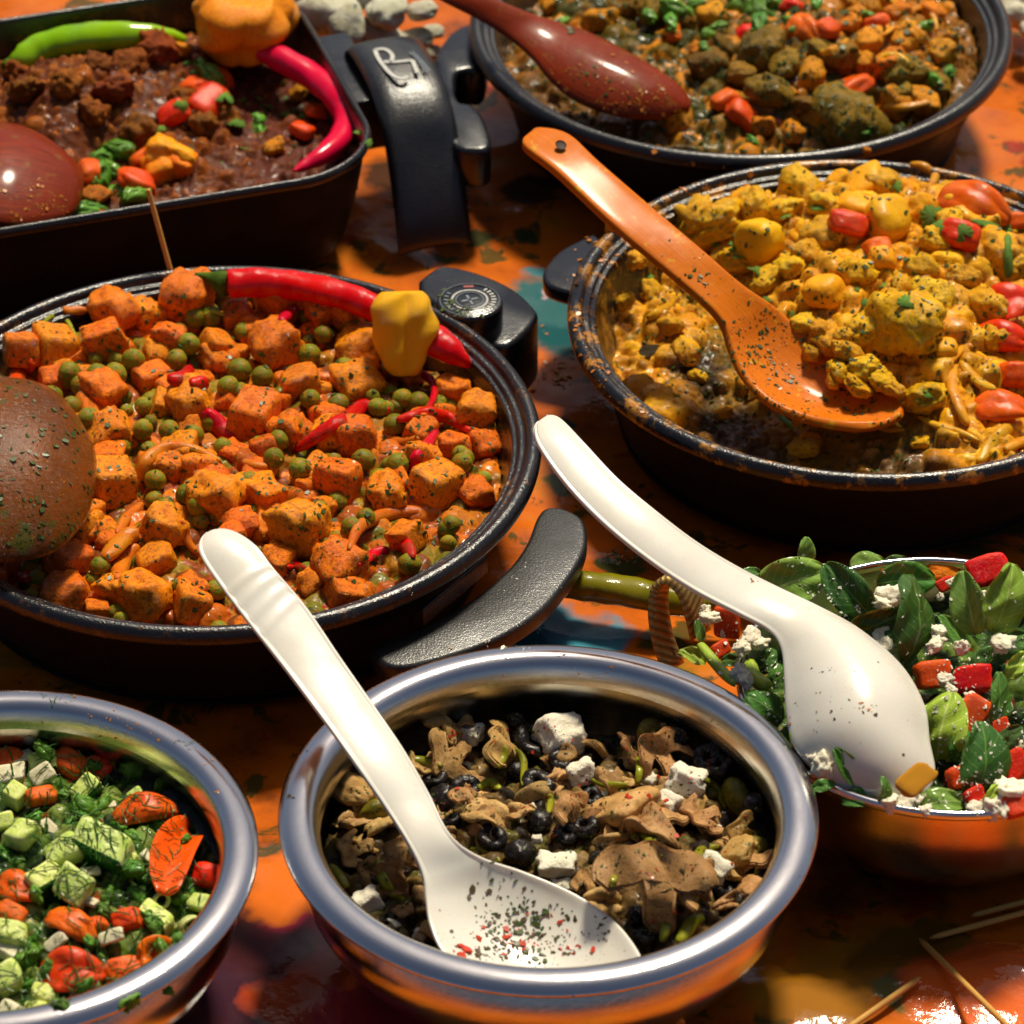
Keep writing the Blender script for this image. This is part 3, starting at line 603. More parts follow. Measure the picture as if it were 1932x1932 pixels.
def hz(d, x, y):
    i = int(np.clip(round((x - d.cx - d.xs[0]) / (d.xs[1] - d.xs[0])), 0, len(d.xs) - 1)); j = int(np.clip(round((y - d.cy - d.ys[0]) / (d.ys[1] - d.ys[0])), 0, len(d.ys) - 1))
    return float(d.Z[max(i - 2, 0):i + 3, max(j - 2, 0):j + 3].mean())
def on(d, px, py, lift=0.0):
    z = .05
    for _ in range(7): q = P(px, py, z); z = .5 * z + .5 * (hz(d, q[0], q[1]) + lift)
    if d.R > 0:
        lim = d.R * .955; q = P(px, py, z); k = 0
        while math.hypot(q[0] - d.cx, q[1] - d.cy) > lim and k < 60 and abs(q[0] - d.cx) < lim:
            z += .0006 if q[1] > d.cy else -.0006; q = P(px, py, z); k += 1
            if z > d.zmax or z < .02: break
        r0 = math.hypot(q[0] - d.cx, q[1] - d.cy)
        if r0 > lim: return np.array([d.cx + (q[0] - d.cx) * lim / r0, d.cy + (q[1] - d.cy) * lim / r0, min(z, d.zmax)])
    return P(px, py, z)
g1 = lambda x, y, cx, cy, s: math.exp(-((x - cx) ** 2 + (y - cy) ** 2) / s ** 2)
ORA = [(222, 112, 10), (232, 126, 12), (200, 102, 12), (208, 120, 20)]; OLI = [(132, 114, 18), (150, 124, 22), (112, 108, 18), (168, 112, 20)]; BRO = [(168, 80, 14), (140, 70, 16)]
D_o = mass('orange_curry', 'chunky orange brown curry sauce with green bits under the sweet potato cubes', OC, .1315, .036, .012,
           [(60, 680, 150, .010), (220, 590, 130, .011), (480, 560, 160, .012), (700, 620, 130, .008), (800, 1080, 160, .004)],
           [(900, .004, .010, .8, ORA + OLI + BRO + BRO, None), (2800, .002, .005, .9, ORA + OLI + OLI + BRO + BRO, None), (6000, .0008, .0022, 1.0, OLI + ORA, None)],
           [(140, 86, 14), (110, 86, 16)], mass_mat('orange_curry_mix', .38, coat=.55), flecks=[(300, .95, (50, 70, 16)), (260, 1.1, (180, 24, 10))], seed=3)
YEL = [(240, 168, 16), (246, 182, 30), (228, 150, 14), (236, 170, 40), (216, 146, 20)]; YDK = [(190, 128, 16), (164, 128, 22), (206, 142, 22)]
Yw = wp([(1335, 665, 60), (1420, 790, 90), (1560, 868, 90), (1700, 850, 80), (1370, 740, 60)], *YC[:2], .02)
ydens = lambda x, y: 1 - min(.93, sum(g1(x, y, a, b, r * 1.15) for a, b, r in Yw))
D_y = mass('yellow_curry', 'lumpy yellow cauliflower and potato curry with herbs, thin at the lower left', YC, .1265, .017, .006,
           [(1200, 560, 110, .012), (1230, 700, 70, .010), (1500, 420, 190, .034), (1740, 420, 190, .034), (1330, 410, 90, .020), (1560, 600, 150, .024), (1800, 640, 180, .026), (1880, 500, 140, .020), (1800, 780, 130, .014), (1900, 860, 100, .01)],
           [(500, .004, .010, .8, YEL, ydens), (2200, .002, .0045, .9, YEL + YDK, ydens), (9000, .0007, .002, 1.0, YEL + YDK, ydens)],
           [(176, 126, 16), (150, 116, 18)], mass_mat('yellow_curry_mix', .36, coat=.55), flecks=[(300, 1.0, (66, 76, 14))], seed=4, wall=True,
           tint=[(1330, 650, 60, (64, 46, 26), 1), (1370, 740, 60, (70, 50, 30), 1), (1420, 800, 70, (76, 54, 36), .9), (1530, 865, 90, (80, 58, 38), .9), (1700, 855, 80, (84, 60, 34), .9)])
TRC = [(206, 130, 12), (216, 140, 14), (184, 110, 12)]; TRD = [(104, 82, 12), (122, 92, 14), (72, 68, 14), (140, 98, 16), (54, 56, 14)]
D_t = mass('green_brown_curry', 'blurred green and golden vegetable curry in the farthest round pan', TC, .1305, .038, .006,
           [(1500, 60, 200, .012), (1700, 120, 160, .014), (1500, 200, 130, .008), (1000, 150, 110, -.008), (1100, 240, 120, -.006)],
           [(350, .004, .010, .8, TRC + TRD, None), (1500, .002, .005, .9, TRC + TRD + TRD, None), (3500, .001, .0025, 1.0, TRC + TRD + TRD, None)],
           [(156, 100, 14), (134, 94, 18)], mass_mat('green_curry_mix', .36, coat=.55), res=.0012, seed=5, flecks=[(260, .8, (40, 52, 14))], tint=[(1000, 150, 110, (112, 72, 16), .8), (1130, 245, 130, (128, 78, 16), .7), (1750, 60, 170, (196, 120, 14), .45), (1850, 130, 90, (116, 74, 30), .6)])
BRN = [(146, 76, 12), (124, 60, 10), (166, 90, 18), (100, 46, 12)]; RED = [(88, 34, 22), (74, 30, 24), (104, 42, 26)]
D_m = mass('dark_chilli', 'dark brown minced chilli with glossy reddish sauce in the rectangular pan', (TPO[0], TPO[1]), .22, .040, 0,
           [(200, 190, 130, .018), (330, 130, 90, .016), (60, 190, 120, .014), (120, 260, 90, .01), (210, 285, 50, -.010), (340, 250, 80, .008)],
           [(700, .002, .006, .9, BRN, None), (5000, .001, .0026, 1.0, BRN + [(140, 84, 18)], None)],
           [(106, 50, 14), (84, 38, 12)], mass_mat('dark_chilli_mix', .36, coat=.25), res=.0011, seed=6, rect=True,
           tint=[(520, 180, 120, (92, 40, 30), .7), (600, 320, 110, (96, 46, 36), .7), (480, 330, 80, (84, 38, 26), .5)], cat='chilli')
MUC = [(72, 54, 26), (104, 80, 38), (40, 30, 18), (124, 98, 50), (92, 86, 28)]
D_u = mass('mushroom_salad_base', 'dark oily chopped mushroom and olive mix under the larger slices', MC, .0945, .036, .006, [(980, 1765, 130, -.016), (1090, 1800, 110, -.012), (1260, 1680, 130, .008)],
           [(900, .002, .006, .9, MUC, None), (3000, .001, .0024, 1.0, MUC + [(110, 84, 44), (96, 30, 16)], None)],
           [(30, 22, 12), (44, 32, 16)], mass_mat('mushroom_mix', .32, coat=.3), seed=8, cat='salad')
GRC = [(40, 70, 16), (60, 96, 24), (96, 124, 44), (30, 50, 14), (120, 140, 60)]
D_c = mass('chopped_salad_base', 'finely chopped green herbs and salad under the cucumber and tomato pieces', BC, .092, .042, .012, [(150, 1700, 250, .006)],
           [(900, .002, .006, .9, GRC, None), (2600, .001, .003, 1.0, GRC + [(150, 150, 90), (180, 70, 20)], None)],
           [(30, 50, 14), (44, 66, 20)], mass_mat('chopped_salad_mix', .22, coat=.6), seed=9, cat='salad')
D_s = mass('spinach_salad_base', 'dark shredded spinach beneath the whole leaves of the salad', SC, .0835, .042, .018, [],
           [(500, .003, .007, .9, GRC[:4], None), (1500, .001, .003, 1.0, GRC + [(220, 210, 170), (160, 30, 12)], None)],
           [(20, 38, 12), (30, 50, 16)], mass_mat('spinach_mix', .3), seed=10, res=.0011, cat='salad')
# ------------------------------------------------------------------ pieces
REC = []
DG = [None]
def upd(): bpy.context.view_layer.update(); DG[0] = bpy.context.evaluated_depsgraph_get()
def hit_px(px, py):
    d = FWD + np.array([(px - 966) / FP, 0, 0]) + UPV * ((966 - py) / FP); d /= np.linalg.norm(d)
    ok, loc, nor, idx, ob, _ = scene.ray_cast(DG[0], Vector(CAM), Vector(d)); return (loc, nor, ob) if ok else (None, None, None)
def put(name, me, d, px, py, size, lift=.3, rot=None, asp=(1, 1, 1), desc=None, cat='vegetable', group=None, fam=None, fixed=None, z=None):
    """one piece whose centre the photograph shows at (px, py), size = half width in pixels; lift in half sizes"""
    q0 = P(px, py, .05) if d is None else on(d, px, py); s = M(size, q0)
    if lift == 'top':
        loc, nor, ob = hit_px(px, py)
        q = (loc + Vector(nor) * s * .12) if loc is not None else on(d, px, py, 0)
    else: q = P(px, py, z) if z is not None else on(d, px, py, lift * s)
    o = link(name, me); o.location = q; o.scale = tuple(s * a for a in asp)
    o.rotation_mode = 'ZYX'
    if rot is None: rot = (random.uniform(-.5, .5), random.uniform(-.5, .5), random.uniform(0, 6.28))
    o.rotation_euler = rot
    o["category"] = cat
    if group: o["group"] = group
    if fixed: o["label"] = fixed
    else: REC.append((o, px, py, desc, fam or name, d))
    return o
def variants(n, f): return [f(i) for i in range(n)]
MS = {}
MS['cube'] = variants(7, lambda i: chunk('sweet_potato_cube', MT['sweet'], p=[9, 7, 11, 6, 9, 8, 5][i], amp=.10, freq=1.1, seed=i + 1, fine=.004, ax=[(1, 1, .95), (1, .8, 1), (1.05, .9, .8), (.9, .9, 1), (1.1, .8, .85), (1, .95, .9), (1, .85, .9)][i], amp2=.03))
MS['scube'] = variants(3, lambda i: chunk('saucy_cube', MT['sweet'], p=4, amp=.22, freq=1.6, seed=i + 31, fine=.03, amp2=.10, sub=4))
MS['pea'] = variants(4, lambda i: chunk('pea', MT['pea'], p=2, amp=.05, freq=1.2, seed=i + 50, sub=3, fine=.01, shr=.02))
MS['ylump'] = variants(6, lambda i: chunk('cauliflower_piece', MT['ylump'], p=2.6, amp=.26, freq=1.3, seed=i + 60, fine=.03, amp2=.22, ax=(1.1, .9, .8)))
MS['ypot'] = variants(3, lambda i: chunk('potato_piece', MT['ypot'], p=3, amp=.12, freq=1, seed=i + 70, fine=.01, ax=(1.1, .9, .75)))
MS['tom'] = variants(4, lambda i: chunk('tomato_piece', MT['tomato'], p=3.6, amp=.2, freq=1, seed=i + 80, fine=.01, ax=(1.1, .8, .5), taper=.3))
MS['tomo'] = variants(4, lambda i: chunk('tomato_piece', MT['tomato_o'], p=4.5, amp=.14, freq=1.0, seed=i + 90, fine=.01, ax=(1.15, .8, .55), taper=.3, amp2=.04))
MS['rp'] = variants(4, lambda i: chunk('red_pepper_piece', MT['redpep'], p=6, amp=.16, freq=1, seed=i + 100, fine=.01, ax=(1, .8, .45)))
MS['och'] = variants(3, lambda i: chunk('orange_chunk', MT['orange_ch'], p=5, amp=.25, freq=1.2, seed=i + 110, fine=.04, amp2=.15, ax=(1, .9, .8)))
MS['gl'] = variants(4, lambda i: chunk('vegetable_chunk', MT['goldlump'], p=4, amp=.25, freq=1.4, seed=i + 120, fine=.05, amp2=.15, ax=(1, .9, .8)))
MS['bl'] = variants(4, lambda i: chunk('vegetable_chunk', MT['brownlump'], p=3, amp=.25, freq=1.4, seed=i + 130, fine=.05, amp2=.15, ax=(1, .9, .8)))
MS['meat'] = variants(3, lambda i: chunk('minced_meat_lump', MT['chili_meat'], p=2.4, amp=.3, freq=1.8, seed=i + 140, fine=.14, amp2=.3, ax=(1, .9, .8)))
MS['feta'] = variants(4, lambda i: chunk('feta_cube', MT['feta'], p=6, amp=.26, freq=1.5, seed=i + 150, fine=.09, ax=(1, .8, .7), amp2=.2))
MS['crumb'] = variants(4, lambda i: chunk('feta_crumb', MT['crumb'], p=3, amp=.35, freq=1.6, seed=i + 160, sub=4, fine=.10, amp2=.2))
MS['mlump'] = variants(4, lambda i: chunk('mushroom_piece', MT['mushlump'], p=3, amp=.25, freq=1.1, seed=i + 170, fine=.03, amp2=.1, ax=(1, .85, .6)))
MS['golive'] = variants(2, lambda i: chunk('green_olive', MT['golive'], p=2, amp=.06, freq=1, seed=i + 180, sub=4, ax=(1, .9, .9)))
MS['cuc'] = variants(4, lambda i: chunk('cucumber_chunk', None, mats=[MT['cuc'], MT['cucskin']], p=10, amp=.08, freq=1, seed=i + 190, ax=[(1.1, .8, .8), (.9, .9, .9), (1.2, .7, .7), (1, .9, .8)][i], skin=[(0, -1, 0), (-1, 0, 0), (0, -1, 0), (0, 0, -1)][i]))
MS['cucp'] = variants(3, lambda i: chunk('cucumber_chunk', MT['cuc'], p=6, amp=.14, freq=1, seed=i + 200, ax=(1, .9, .75)))
MS['white'] = variants(3, lambda i: chunk('radish_piece', MT['white'], p=7, amp=.1, freq=1, seed=i + 210, ax=(1.1, .7, .45)))
def ring_mesh(name, mat, r1=.62, r2=.36, hz_=1.0, seed=0, wob=.08):
    n, m = 28, 12; V = []
    for i in range(n):
        a = 2 * math.pi * i / n; w = 1 + wob * math.sin(a * 2 + seed) + wob * .5 * math.sin(a * 5 + seed)
        for j in range(m):
            b = 2 * math.pi * j / m; c, s_ = math.cos(b), math.sin(b)
            c = math.copysign(abs(c) ** .7, c); s_ = math.copysign(abs(s_) ** .7, s_)
            V.append(((r1 * w + r2 * c) * math.cos(a), (r1 * w + r2 * c) * math.sin(a), r2 * hz_ * s_ + .06 * math.sin(3 * a + seed)))
    F = []
    for i in range(n):
        for j in range(m): F.append([i * m + j, ((i + 1) % n) * m + j, ((i + 1) % n) * m + (j + 1) % m, i * m + (j + 1) % m])
    return mesh(name, V, F, mat)
MS['olive'] = [ring_mesh('black_olive', MT['olive'], .62, .38, 1.2, 1), ring_mesh('black_olive', MT['olive'], .6, .4, 1.0, 2), chunk('black_olive', MT['olive'], p=2.3, amp=.12, seed=4, sub=4, ax=(1, .9, .85))]
MS['celery'] = [ring_mesh('spring_onion_piece', MT['celery'], .8, .22, 3.0, 1, .04), ring_mesh('spring_onion_piece', MT['celery'], .78, .2, 4.2, 2, .05)]
def leaf_mesh(name, mat, w=.75, fold=.25, curl=.3, rip=.06, seed=0, n=22, m=11, th=.014, notch=0, tip=1.0):
    rs = np.random.default_rng(seed); G = []
    for s in np.linspace(0, 1, n):
        wd = w * (math.sin(math.pi * min(.985, s ** .85 * .97 + .015)) ** .5) * (1 - .12 * s * tip)
        row = []
        for t in np.linspace(-1, 1, m):
            edge = 1 + .10 * math.sin(s * 17 + seed + (2 if t > 0 else 0)) * abs(t) * notch
            x = 2 * s - 1; y = t * wd * edge
            z = fold * abs(t) ** 1.3 * wd - curl * (x * x) + rip * math.sin(s * 9 + seed + t * 2.4) * (abs(t) + .2) + rip * .6 * math.sin(t * 7 + s * 5 + seed) + rip * .35 * math.sin(s * 21 + t * 6 + seed)
            row.append((x, y, z))
        G.append(row)
    return slab(name, G, th, mat, edge=6)
MS['leafd'] = variants(6, lambda i: leaf_mesh('spinach_leaf', MT['spinach'], [.62, .75, .5, .8, .66, .55][i], [.25, .1, .5, -.2, .35, .15][i], [.25, .35, .1, .3, .5, .2][i], .06, i + 3))
MS['twedge'] = variants(4, lambda i: leaf_mesh('tomato_slice', MT['tomato' if i % 2 else 'tomato_o'], [.62, .75, .55, .7][i], [-.2, .15, -.3, -.1][i], [.55, .5, .7, .45][i], .05, i + 63, 16, 11, th=[.26, .22, .3, .24][i]))
MS['msheet'] = variants(5, lambda i: leaf_mesh('mushroom_sheet', MT['mushs'], [.7, .5, .85, .6, .75][i], [.3, .6, -.3, .5, .1][i], [.6, .8, .5, .2, .7][i], .14, i + 43, 16, 9, th=[.16, .2, .14, .22, .18][i]))
MS['leafm'] = variants(4, lambda i: leaf_mesh('spinach_leaf', MT['spinach2'], [.72, .8, .6, .7][i], [.2, -.15, .4, .1][i], [.3, .3, .2, .45][i], .06, i + 13))
MS['leafl'] = variants(4, lambda i: leaf_mesh('salad_leaf', MT['lettuce'], [.7, .62, .8, .5][i], [.2, .4, -.1, .3][i], [.3, .2, .4, .3][i], .10, i + 23))
MS['herb'] = variants(5, lambda i: leaf_mesh('herb_leaf', MT['herb'], [.55, .65, .5, .6, .45][i], [.2, .35, -.15, .15, .4][i], [.25, .35, .2, .3, .25][i], .07, i + 33, 14, 9, 1.2))
def cil_mesh(name, mat, seed):
    rs = np.random.default_rng(seed); n = 54; V = [(0, 0, .12)]; top = []
    for i in range(n):
        a = 2 * math.pi * i / n; r = .5 + .28 * abs(math.cos(1.5 * a + .2)) ** .6 + .16 * abs(math.sin(6 * a + seed)) + rs.normal(0, .03)
        if abs(a - math.pi) < .25: r *= .35
        top.append((r * math.cos(a), r * math.sin(a), .14 * math.cos(2 * a + seed) * r - .15 * r * r))
    V += top; V.append((0, 0, .08)); V += [(x, y, z - .05) for x, y, z in top]; F = []
    for i in range(n):
        j = (i + 1) % n; F += [[0, 1 + i, 1 + j], [n + 1, n + 2 + j, n + 2 + i], [1 + j, 1 + i, n + 2 + i, n + 2 + j]]
    return mesh(name, V, F, mat)
MS['cil'] = variants(4, lambda i: cil_mesh('coriander_leaf', MT['cil'], i)); MS['bay'] = [leaf_mesh('bay_leaf', MT['dark_leaf'], .5, .1, .1, .02, 3)]
# mushroom slice: cap arc with a stem, extruded and slightly bent
def mush_mesh(seed, open_=False):
    rs = np.random.default_rng(seed); out = []
    n = 30
    for i in range(n + 1):
        a = math.pi * i / n; out.append((math.cos(a) * 1.0, .1 + math.sin(a) * .72 * (1 + .05 * math.sin(5 * a + seed))))
    out += [(-.98, -.08), (-.75, -.22), (-.55, -.02), (-.30, .06), (-.24, -.25), (-.26, -.62), (-.16, -.8), (.16, -.8), (.27, -.62), (.22, -.25), (.28, .04), (.55, -.04), (.76, -.24), (.98, -.08)]
    bm = bmesh.new(); vs_ = [bm.verts.new((x, y, .12)) for x, y in out]; f = bm.faces.new(vs_)
    r = bmesh.ops.extrude_face_region(bm, geom=[f])
    for g in r['geom']:
        if isinstance(g, bmesh.types.BMVert): g.co.z = -.12
    bmesh.ops.recalc_face_normals(bm, faces=bm.faces)
    ed = [e for e in bm.edges if abs(e.verts[0].co.z - e.verts[1].co.z) < 1e-6]
    bmesh.ops.bevel(bm, geom=ed, offset=.05, segments=2, affect='EDGES')
    bmesh.ops.triangulate(bm, faces=[q for q in bm.faces if len(q.verts) > 4])
    bmesh.ops.subdivide_edges(bm, edges=[e for e in bm.edges if e.calc_length() > .25], cuts=2)
    for v in bm.verts:
        x, y = v.co.x, v.co.y
        v.co.z += .22 * math.sin(x * 1.6 + seed) + .10 * math.sin(y * 4 + seed) + .25 * x * x * (1 if seed % 2 else -1) * .5
        v.co.x *= 1 + .16 * math.sin(y * 3 + seed); v.co.y += .14 * math.sin(x * 2.3 + seed * 2) + .07 * math.sin(x * 7 + seed); v.co.z += .08 * math.sin(x * 6 + y * 5 + seed)
    me = bpy.data.meshes.new('mushroom_slice'); bm.to_mesh(me); bm.free(); me.materials.append(MT['mush']); me.shade_smooth(); me.set_sharp_from_angle(angle=R(50)); return me
MT['mush'] = food('mushroom_slice_flesh', C(142, 104, 56), C(188, 146, 90), sc=1.8, rough=.34, bump=.0007, bsc=7, sss=.15, speck=C(54, 22, 14), sth=.61, ssc=9, c3=C(214, 174, 118), amt=.2)
MS['mslice'] = variants(4, lambda i: mush_mesh(i + 1))
_cnt = {}
def V_(k):
    _cnt[k] = _cnt.get(k, -1) + 1; return MS[k][_cnt[k] % len(MS[k])]
def strip(name, mat, d, pts, wpx, th=.35, lift=.3, desc=None, seed=0, cat='vegetable', group=None, z=None, fam=None, taper=.25):
    "a bent strip of vegetable along picture points, lying on the dish"
    if z is None and lift != 'no':
        q = []
        for x, y in pts:
            loc, nor, ob = hit_px(x, y); b0 = on(d, x, y, M(wpx, P(x, y, .05)) * .6)
            if loc is None or np.linalg.norm(np.array(loc) - b0) > .03: q.append(b0)
            else: q.append(np.array(loc) - FWD * M(wpx, loc) * .12)
    else: q = [on(d, x, y, M(wpx, P(x, y, .05)) * .6) if z is None else P(x, y, z) for x, y in pts]
    c = q[len(q) // 2]; cv = catmull(np.array(q), 6); cv[:, 2] = np.maximum(cv[:, 2], np.convolve(np.pad(cv[:, 2], 3, mode='edge'), np.ones(7) / 7, 'valid'))
    T = np.gradient(cv, axis=0); T /= np.linalg.norm(T, axis=1)[:, None] + 1e-9
    w = M(wpx, c) / 2; G = []
    for i, p_ in enumerate(cv):
        u = i / (len(cv) - 1); k = (1 - (2 * abs(u - .5)) ** 3 * (1 - taper))
        s_ = np.cross(T[i], (0, -.75, .9)); s_ /= np.linalg.norm(s_) + 1e-9; n_ = np.cross(s_, T[i]); tw = .5 * math.sin(u * 4 + seed)
        sd = s_ * math.cos(tw) + n_ * math.sin(tw); nn = n_ * math.cos(tw) - s_ * math.sin(tw)
        G.append([p_ + sd * w * k * t - nn * w * .35 * t * t - c for t in np.linspace(-1, 1, 6)])
    o = link(name, slab(name, G, w * 2 * th, mat, edge=3)); o.location = c; o['category'] = cat
    if group: o['group'] = group
    REC.append((o, pts[len(pts) // 2][0], pts[len(pts) // 2][1], desc, fam or name, d)); return o
# ---- orange pan
zo = lambda x, y: (x * .55, 464 + y * .55)
cubes = [(190, 350, 150), (50, 345, 130), (365, 195, 165, 's'), (365, 325, 155), (575, 325, 125), (740, 355, 140), (945, 340, 165, 's'), (520, 460, 130), (650, 530, 160), (868, 585, 175), (1030, 475, 150), (1235, 475, 165, 's'), (375, 650, 155), (392, 810, 150), (290, 975, 150), (740, 862, 180), (912, 862, 140), (1158, 810, 175), (1030, 972, 200), (1165, 1105, 180), (1495, 825, 180), (1325, 850, 140), (1635, 850, 115), (1635, 570, 135, 's'), (1555, 500, 120, 's'), (1700, 680, 120, 's'), (235, 1085, 140), (225, 1205, 165), (535, 1085, 150), (495, 1205, 180, 's'), (660, 1225, 125), (355, 500, 150, 's'), (195, 470, 130), (1395, 1000, 130), (1240, 355, 170, 's'), (1130, 650, 130), (1220, 655, 150), (960, 190, 170), (1110, 200, 150, 's'), (565, 965, 150), (385, 1180, 110, 's'), (330, 1255, 90), (500, 240, 120, 's'), (90, 520, 100), (1440, 640, 110), (1190, 235, 110, 's'), (790, 1000, 110), (950, 1080, 110, 's'), (1560, 690, 110), (60, 600, 100), (815, 240, 100, 's')]
for c in cubes:
    x, y = zo(c[0], c[1]); sz = c[2] * .55 * .45; sa = len(c) > 3 or random.random() < .22
    put('sweet_potato_cube', V_('scube' if sa else 'cube'), D_o, x, y, sz, lift=.45, rot=(random.uniform(-.35, .35), random.uniform(-.35, .35), random.uniform(0, 1.57) if sa else random.choice([.45, .7, .9, 1.1, .3])), desc='sauce coated orange sweet potato piece' if sa else 'orange sweet potato cube', group='sweet potato pieces in the orange curry')
peas = [(645, 340), (610, 395), (820, 432), (905, 450), (665, 250), (245, 440), (330, 440), (280, 485), (495, 625), (580, 630), (455, 385), (830, 300), (1180, 415), (1165, 540), (1070, 530), (1375, 530), (1250, 735), (1350, 610), (940, 730), (1030, 770), (960, 670), (770, 690), (665, 650), (530, 805), (560, 910), (645, 850), (680, 890), (850, 815), (345, 1100), (120, 1150), (105, 1205), (740, 1185), (615, 1180), (1100, 910), (1200, 960), (1250, 930), (1310, 800), (1365, 750), (1550, 960), (785, 490), (180, 520), (240, 555), (310, 590), (1060, 370), (1350, 410), (1060, 230), (720, 240), (1410, 1090), (1590, 745), (490, 545), (720, 600), (1110, 300), (1210, 290), (40, 320), (1440, 540), (1000, 620), (400, 440), (1290, 560)]
for (x, y) in peas:
    x, y = zo(x + random.uniform(-6, 6), y + random.uniform(-6, 6))
    put('pea', V_('pea'), D_o, x, y, random.uniform(19, 23), lift=1.0, fixed='round green pea smeared with orange sauce among the sweet potato cubes', group='peas in the orange curry')
for k in range(80):
    a = random.random() * 6.28; q = math.sqrt(random.random()) * .122; X_, Y_ = OC[0] + q * math.cos(a), OC[1] + q * math.sin(a)
    if X_ < -.275: continue
    o = link('sweet_potato_cube', V_(random.choice(['cube', 'scube']))); s = random.uniform(.005, .0085); o.location = (X_, Y_, hz(D_o, X_, Y_) + s * .1); o.scale = (s, s, s * .9); o.rotation_euler = (random.uniform(-.5, .5), random.uniform(-.5, .5), random.random() * 6)
    tag(o, 'small orange sweet potato bit sunk low in the sauce between the larger cubes', 'vegetable', 'sunken sweet potato bits in the orange curry')
for k in range(95):
    a = random.random() * 6.28; q = math.sqrt(random.random()) * .126; X_, Y_ = OC[0] + q * math.cos(a), OC[1] + q * math.sin(a)
    if X_ < -.275: continue
    o = link('pea', V_('pea')); s = random.uniform(.0036, .0048); o.location = (X_, Y_, hz(D_o, X_, Y_) + s * .5); o.scale = (s, s, s); o.rotation_euler = (random.random() * 6, random.random() * 6, 0)
    tag(o, 'round green pea smeared with orange sauce among the sweet potato cubes', 'vegetable', 'peas in the orange curry')
upd()
for pts, w, m_, ds in [([(1010, 705), (1080, 650), (1170, 595), (1250, 560), (1335, 565)], 46, 'redstrip', 'wide red pepper strip'), ([(1360, 595), (1420, 580), (1480, 575), (1540, 600), (1610, 632)], 36, 'redstrip', 'red pepper strip'), ([(1400, 772), (1440, 715), (1500, 635)], 34, 'redstrip', 'short red pepper strip'), ([(700, 565), (750, 620), (805, 655)], 50, 'redstrip', 'dark red pepper strip'), ([(585, 480), (615, 445), (650, 425)], 50, 'redstrip', 'stubby red pepper piece'), ([(965, 252), (990, 225), (1015, 200)], 36, 'redstrip', 'small red pepper sliver'), ([(1230, 1090), (1280, 1060), (1335, 1040)], 32, 'redstrip', 'thin red pepper strip'), ([(1350, 1030), (1385, 1020), (1415, 1070)], 38, 'redstrip', 'red pepper curl'), ([(45, 480), (75, 430), (110, 395)], 50, 'redstrip', 'red pepper piece'), ([(1320, 430), (1345, 465), (1345, 505)], 26, 'redstrip', 'red pepper sliver'), ([(1385, 425), (1450, 440), (1495, 490), (1470, 560)], 22, 'redstrip', 'thin curled red pepper strip'),
                      ([(60, 1145), (85, 1130), (100, 1145)], 44, 'redstrip', 'small red pepper scrap'), ([(985, 1100), (1010, 1095), (1045, 1105)], 26, 'redstrip', 'red pepper shred'), ([(650, 465), (690, 470), (710, 490)], 40, 'redstrip', 'saucy red pepper piece'),
                      ([(480, 830), (500, 740), (570, 700), (660, 705), (760, 745)], 46, 'onion', 'long orange onion strip'), ([(400, 985), (440, 930), (490, 880)], 34, 'onion', 'thin orange onion strip'), ([(1200, 1040), (1240, 960), (1330, 920), (1420, 905), (1510, 920)], 42, 'onion', 'long curved onion strip'), ([(620, 940), (640, 1000), (680, 1060)], 28, 'onion', 'thin onion strip'), ([(360, 1070), (420, 1000), (480, 990)], 70, 'onion', 'wide onion piece'), ([(215, 215), (250, 222), (300, 225)], 34, 'onion', 'pale onion strip'), ([(1320, 640), (1380, 680), (1440, 660)], 36, 'onion', 'saucy onion strip'), ([(400, 1140), (430, 1080), (470, 1020)], 60, 'onion', 'broad brown onion piece'), ([(140, 270), (180, 245), (230, 262), (262, 310)], 16, 'lime', 'green pepper ring'), ([(700, 240), (735, 222), (770, 240)], 16, 'lime', 'curl of green pepper'), ([(830, 740), (870, 745), (920, 760)], 30, 'onion', 'dark onion strip')]:
    strip({'redstrip': 'red_pepper_strip', 'onion': 'onion_strip', 'lime': 'green_pepper_strip'}[m_], MT[m_], D_o, [zo(*p) for p in pts], w * .55 * (1.35 if m_ == 'redstrip' else 1.15), lift=1.0, desc=ds, seed=len(REC))
def pepper(name, label, body_pts, rads, z, mat, stem=None, stemr=(8, 6, 4), wob=.03, seg=20, zs=None, flat_=.9, cat='chilli pepper'):
    q = [P(x, y, (zs[i] if zs else z)) for i, (x, y) in enumerate(body_pts)]; r = [M(a, b) for a, b in zip(rads, q)]
    e = empty(name, q[0]); tag(e, label, cat); e0 = np.array(q[0])
    link('body', tube('pepper_body', np.array(q) - e0, r, mat, seg=seg, sub=6, wob=wob, flat=flat_), e)
    if stem:
        s_ = [P(x, y, zs[0] if zs else z) for x, y in stem]; link('stem', tube('pepper_stem', np.array(s_) - e0, [M(a, s_[0]) for a in stemr], MT['stem'], seg=10, sub=3, wob=.05), e)
    return e
pepper('red_chilli', 'red chilli with green stem lying along the back rim of the orange pan', [(426, 536), (436, 535), (500, 533), (580, 543), (660, 562), (730, 592), (790, 625), (840, 655), (872, 678), (890, 693)], [20, 29, 31, 30, 28, 29, 32, 31, 17, 4], .058, MT['redchili'], [(368, 520), (390, 522), (412, 530), (430, 536)], (6, 9, 19, 26), zs=[.072, .072, .072, .072, .072, .070, .067, .064, .060, .055])
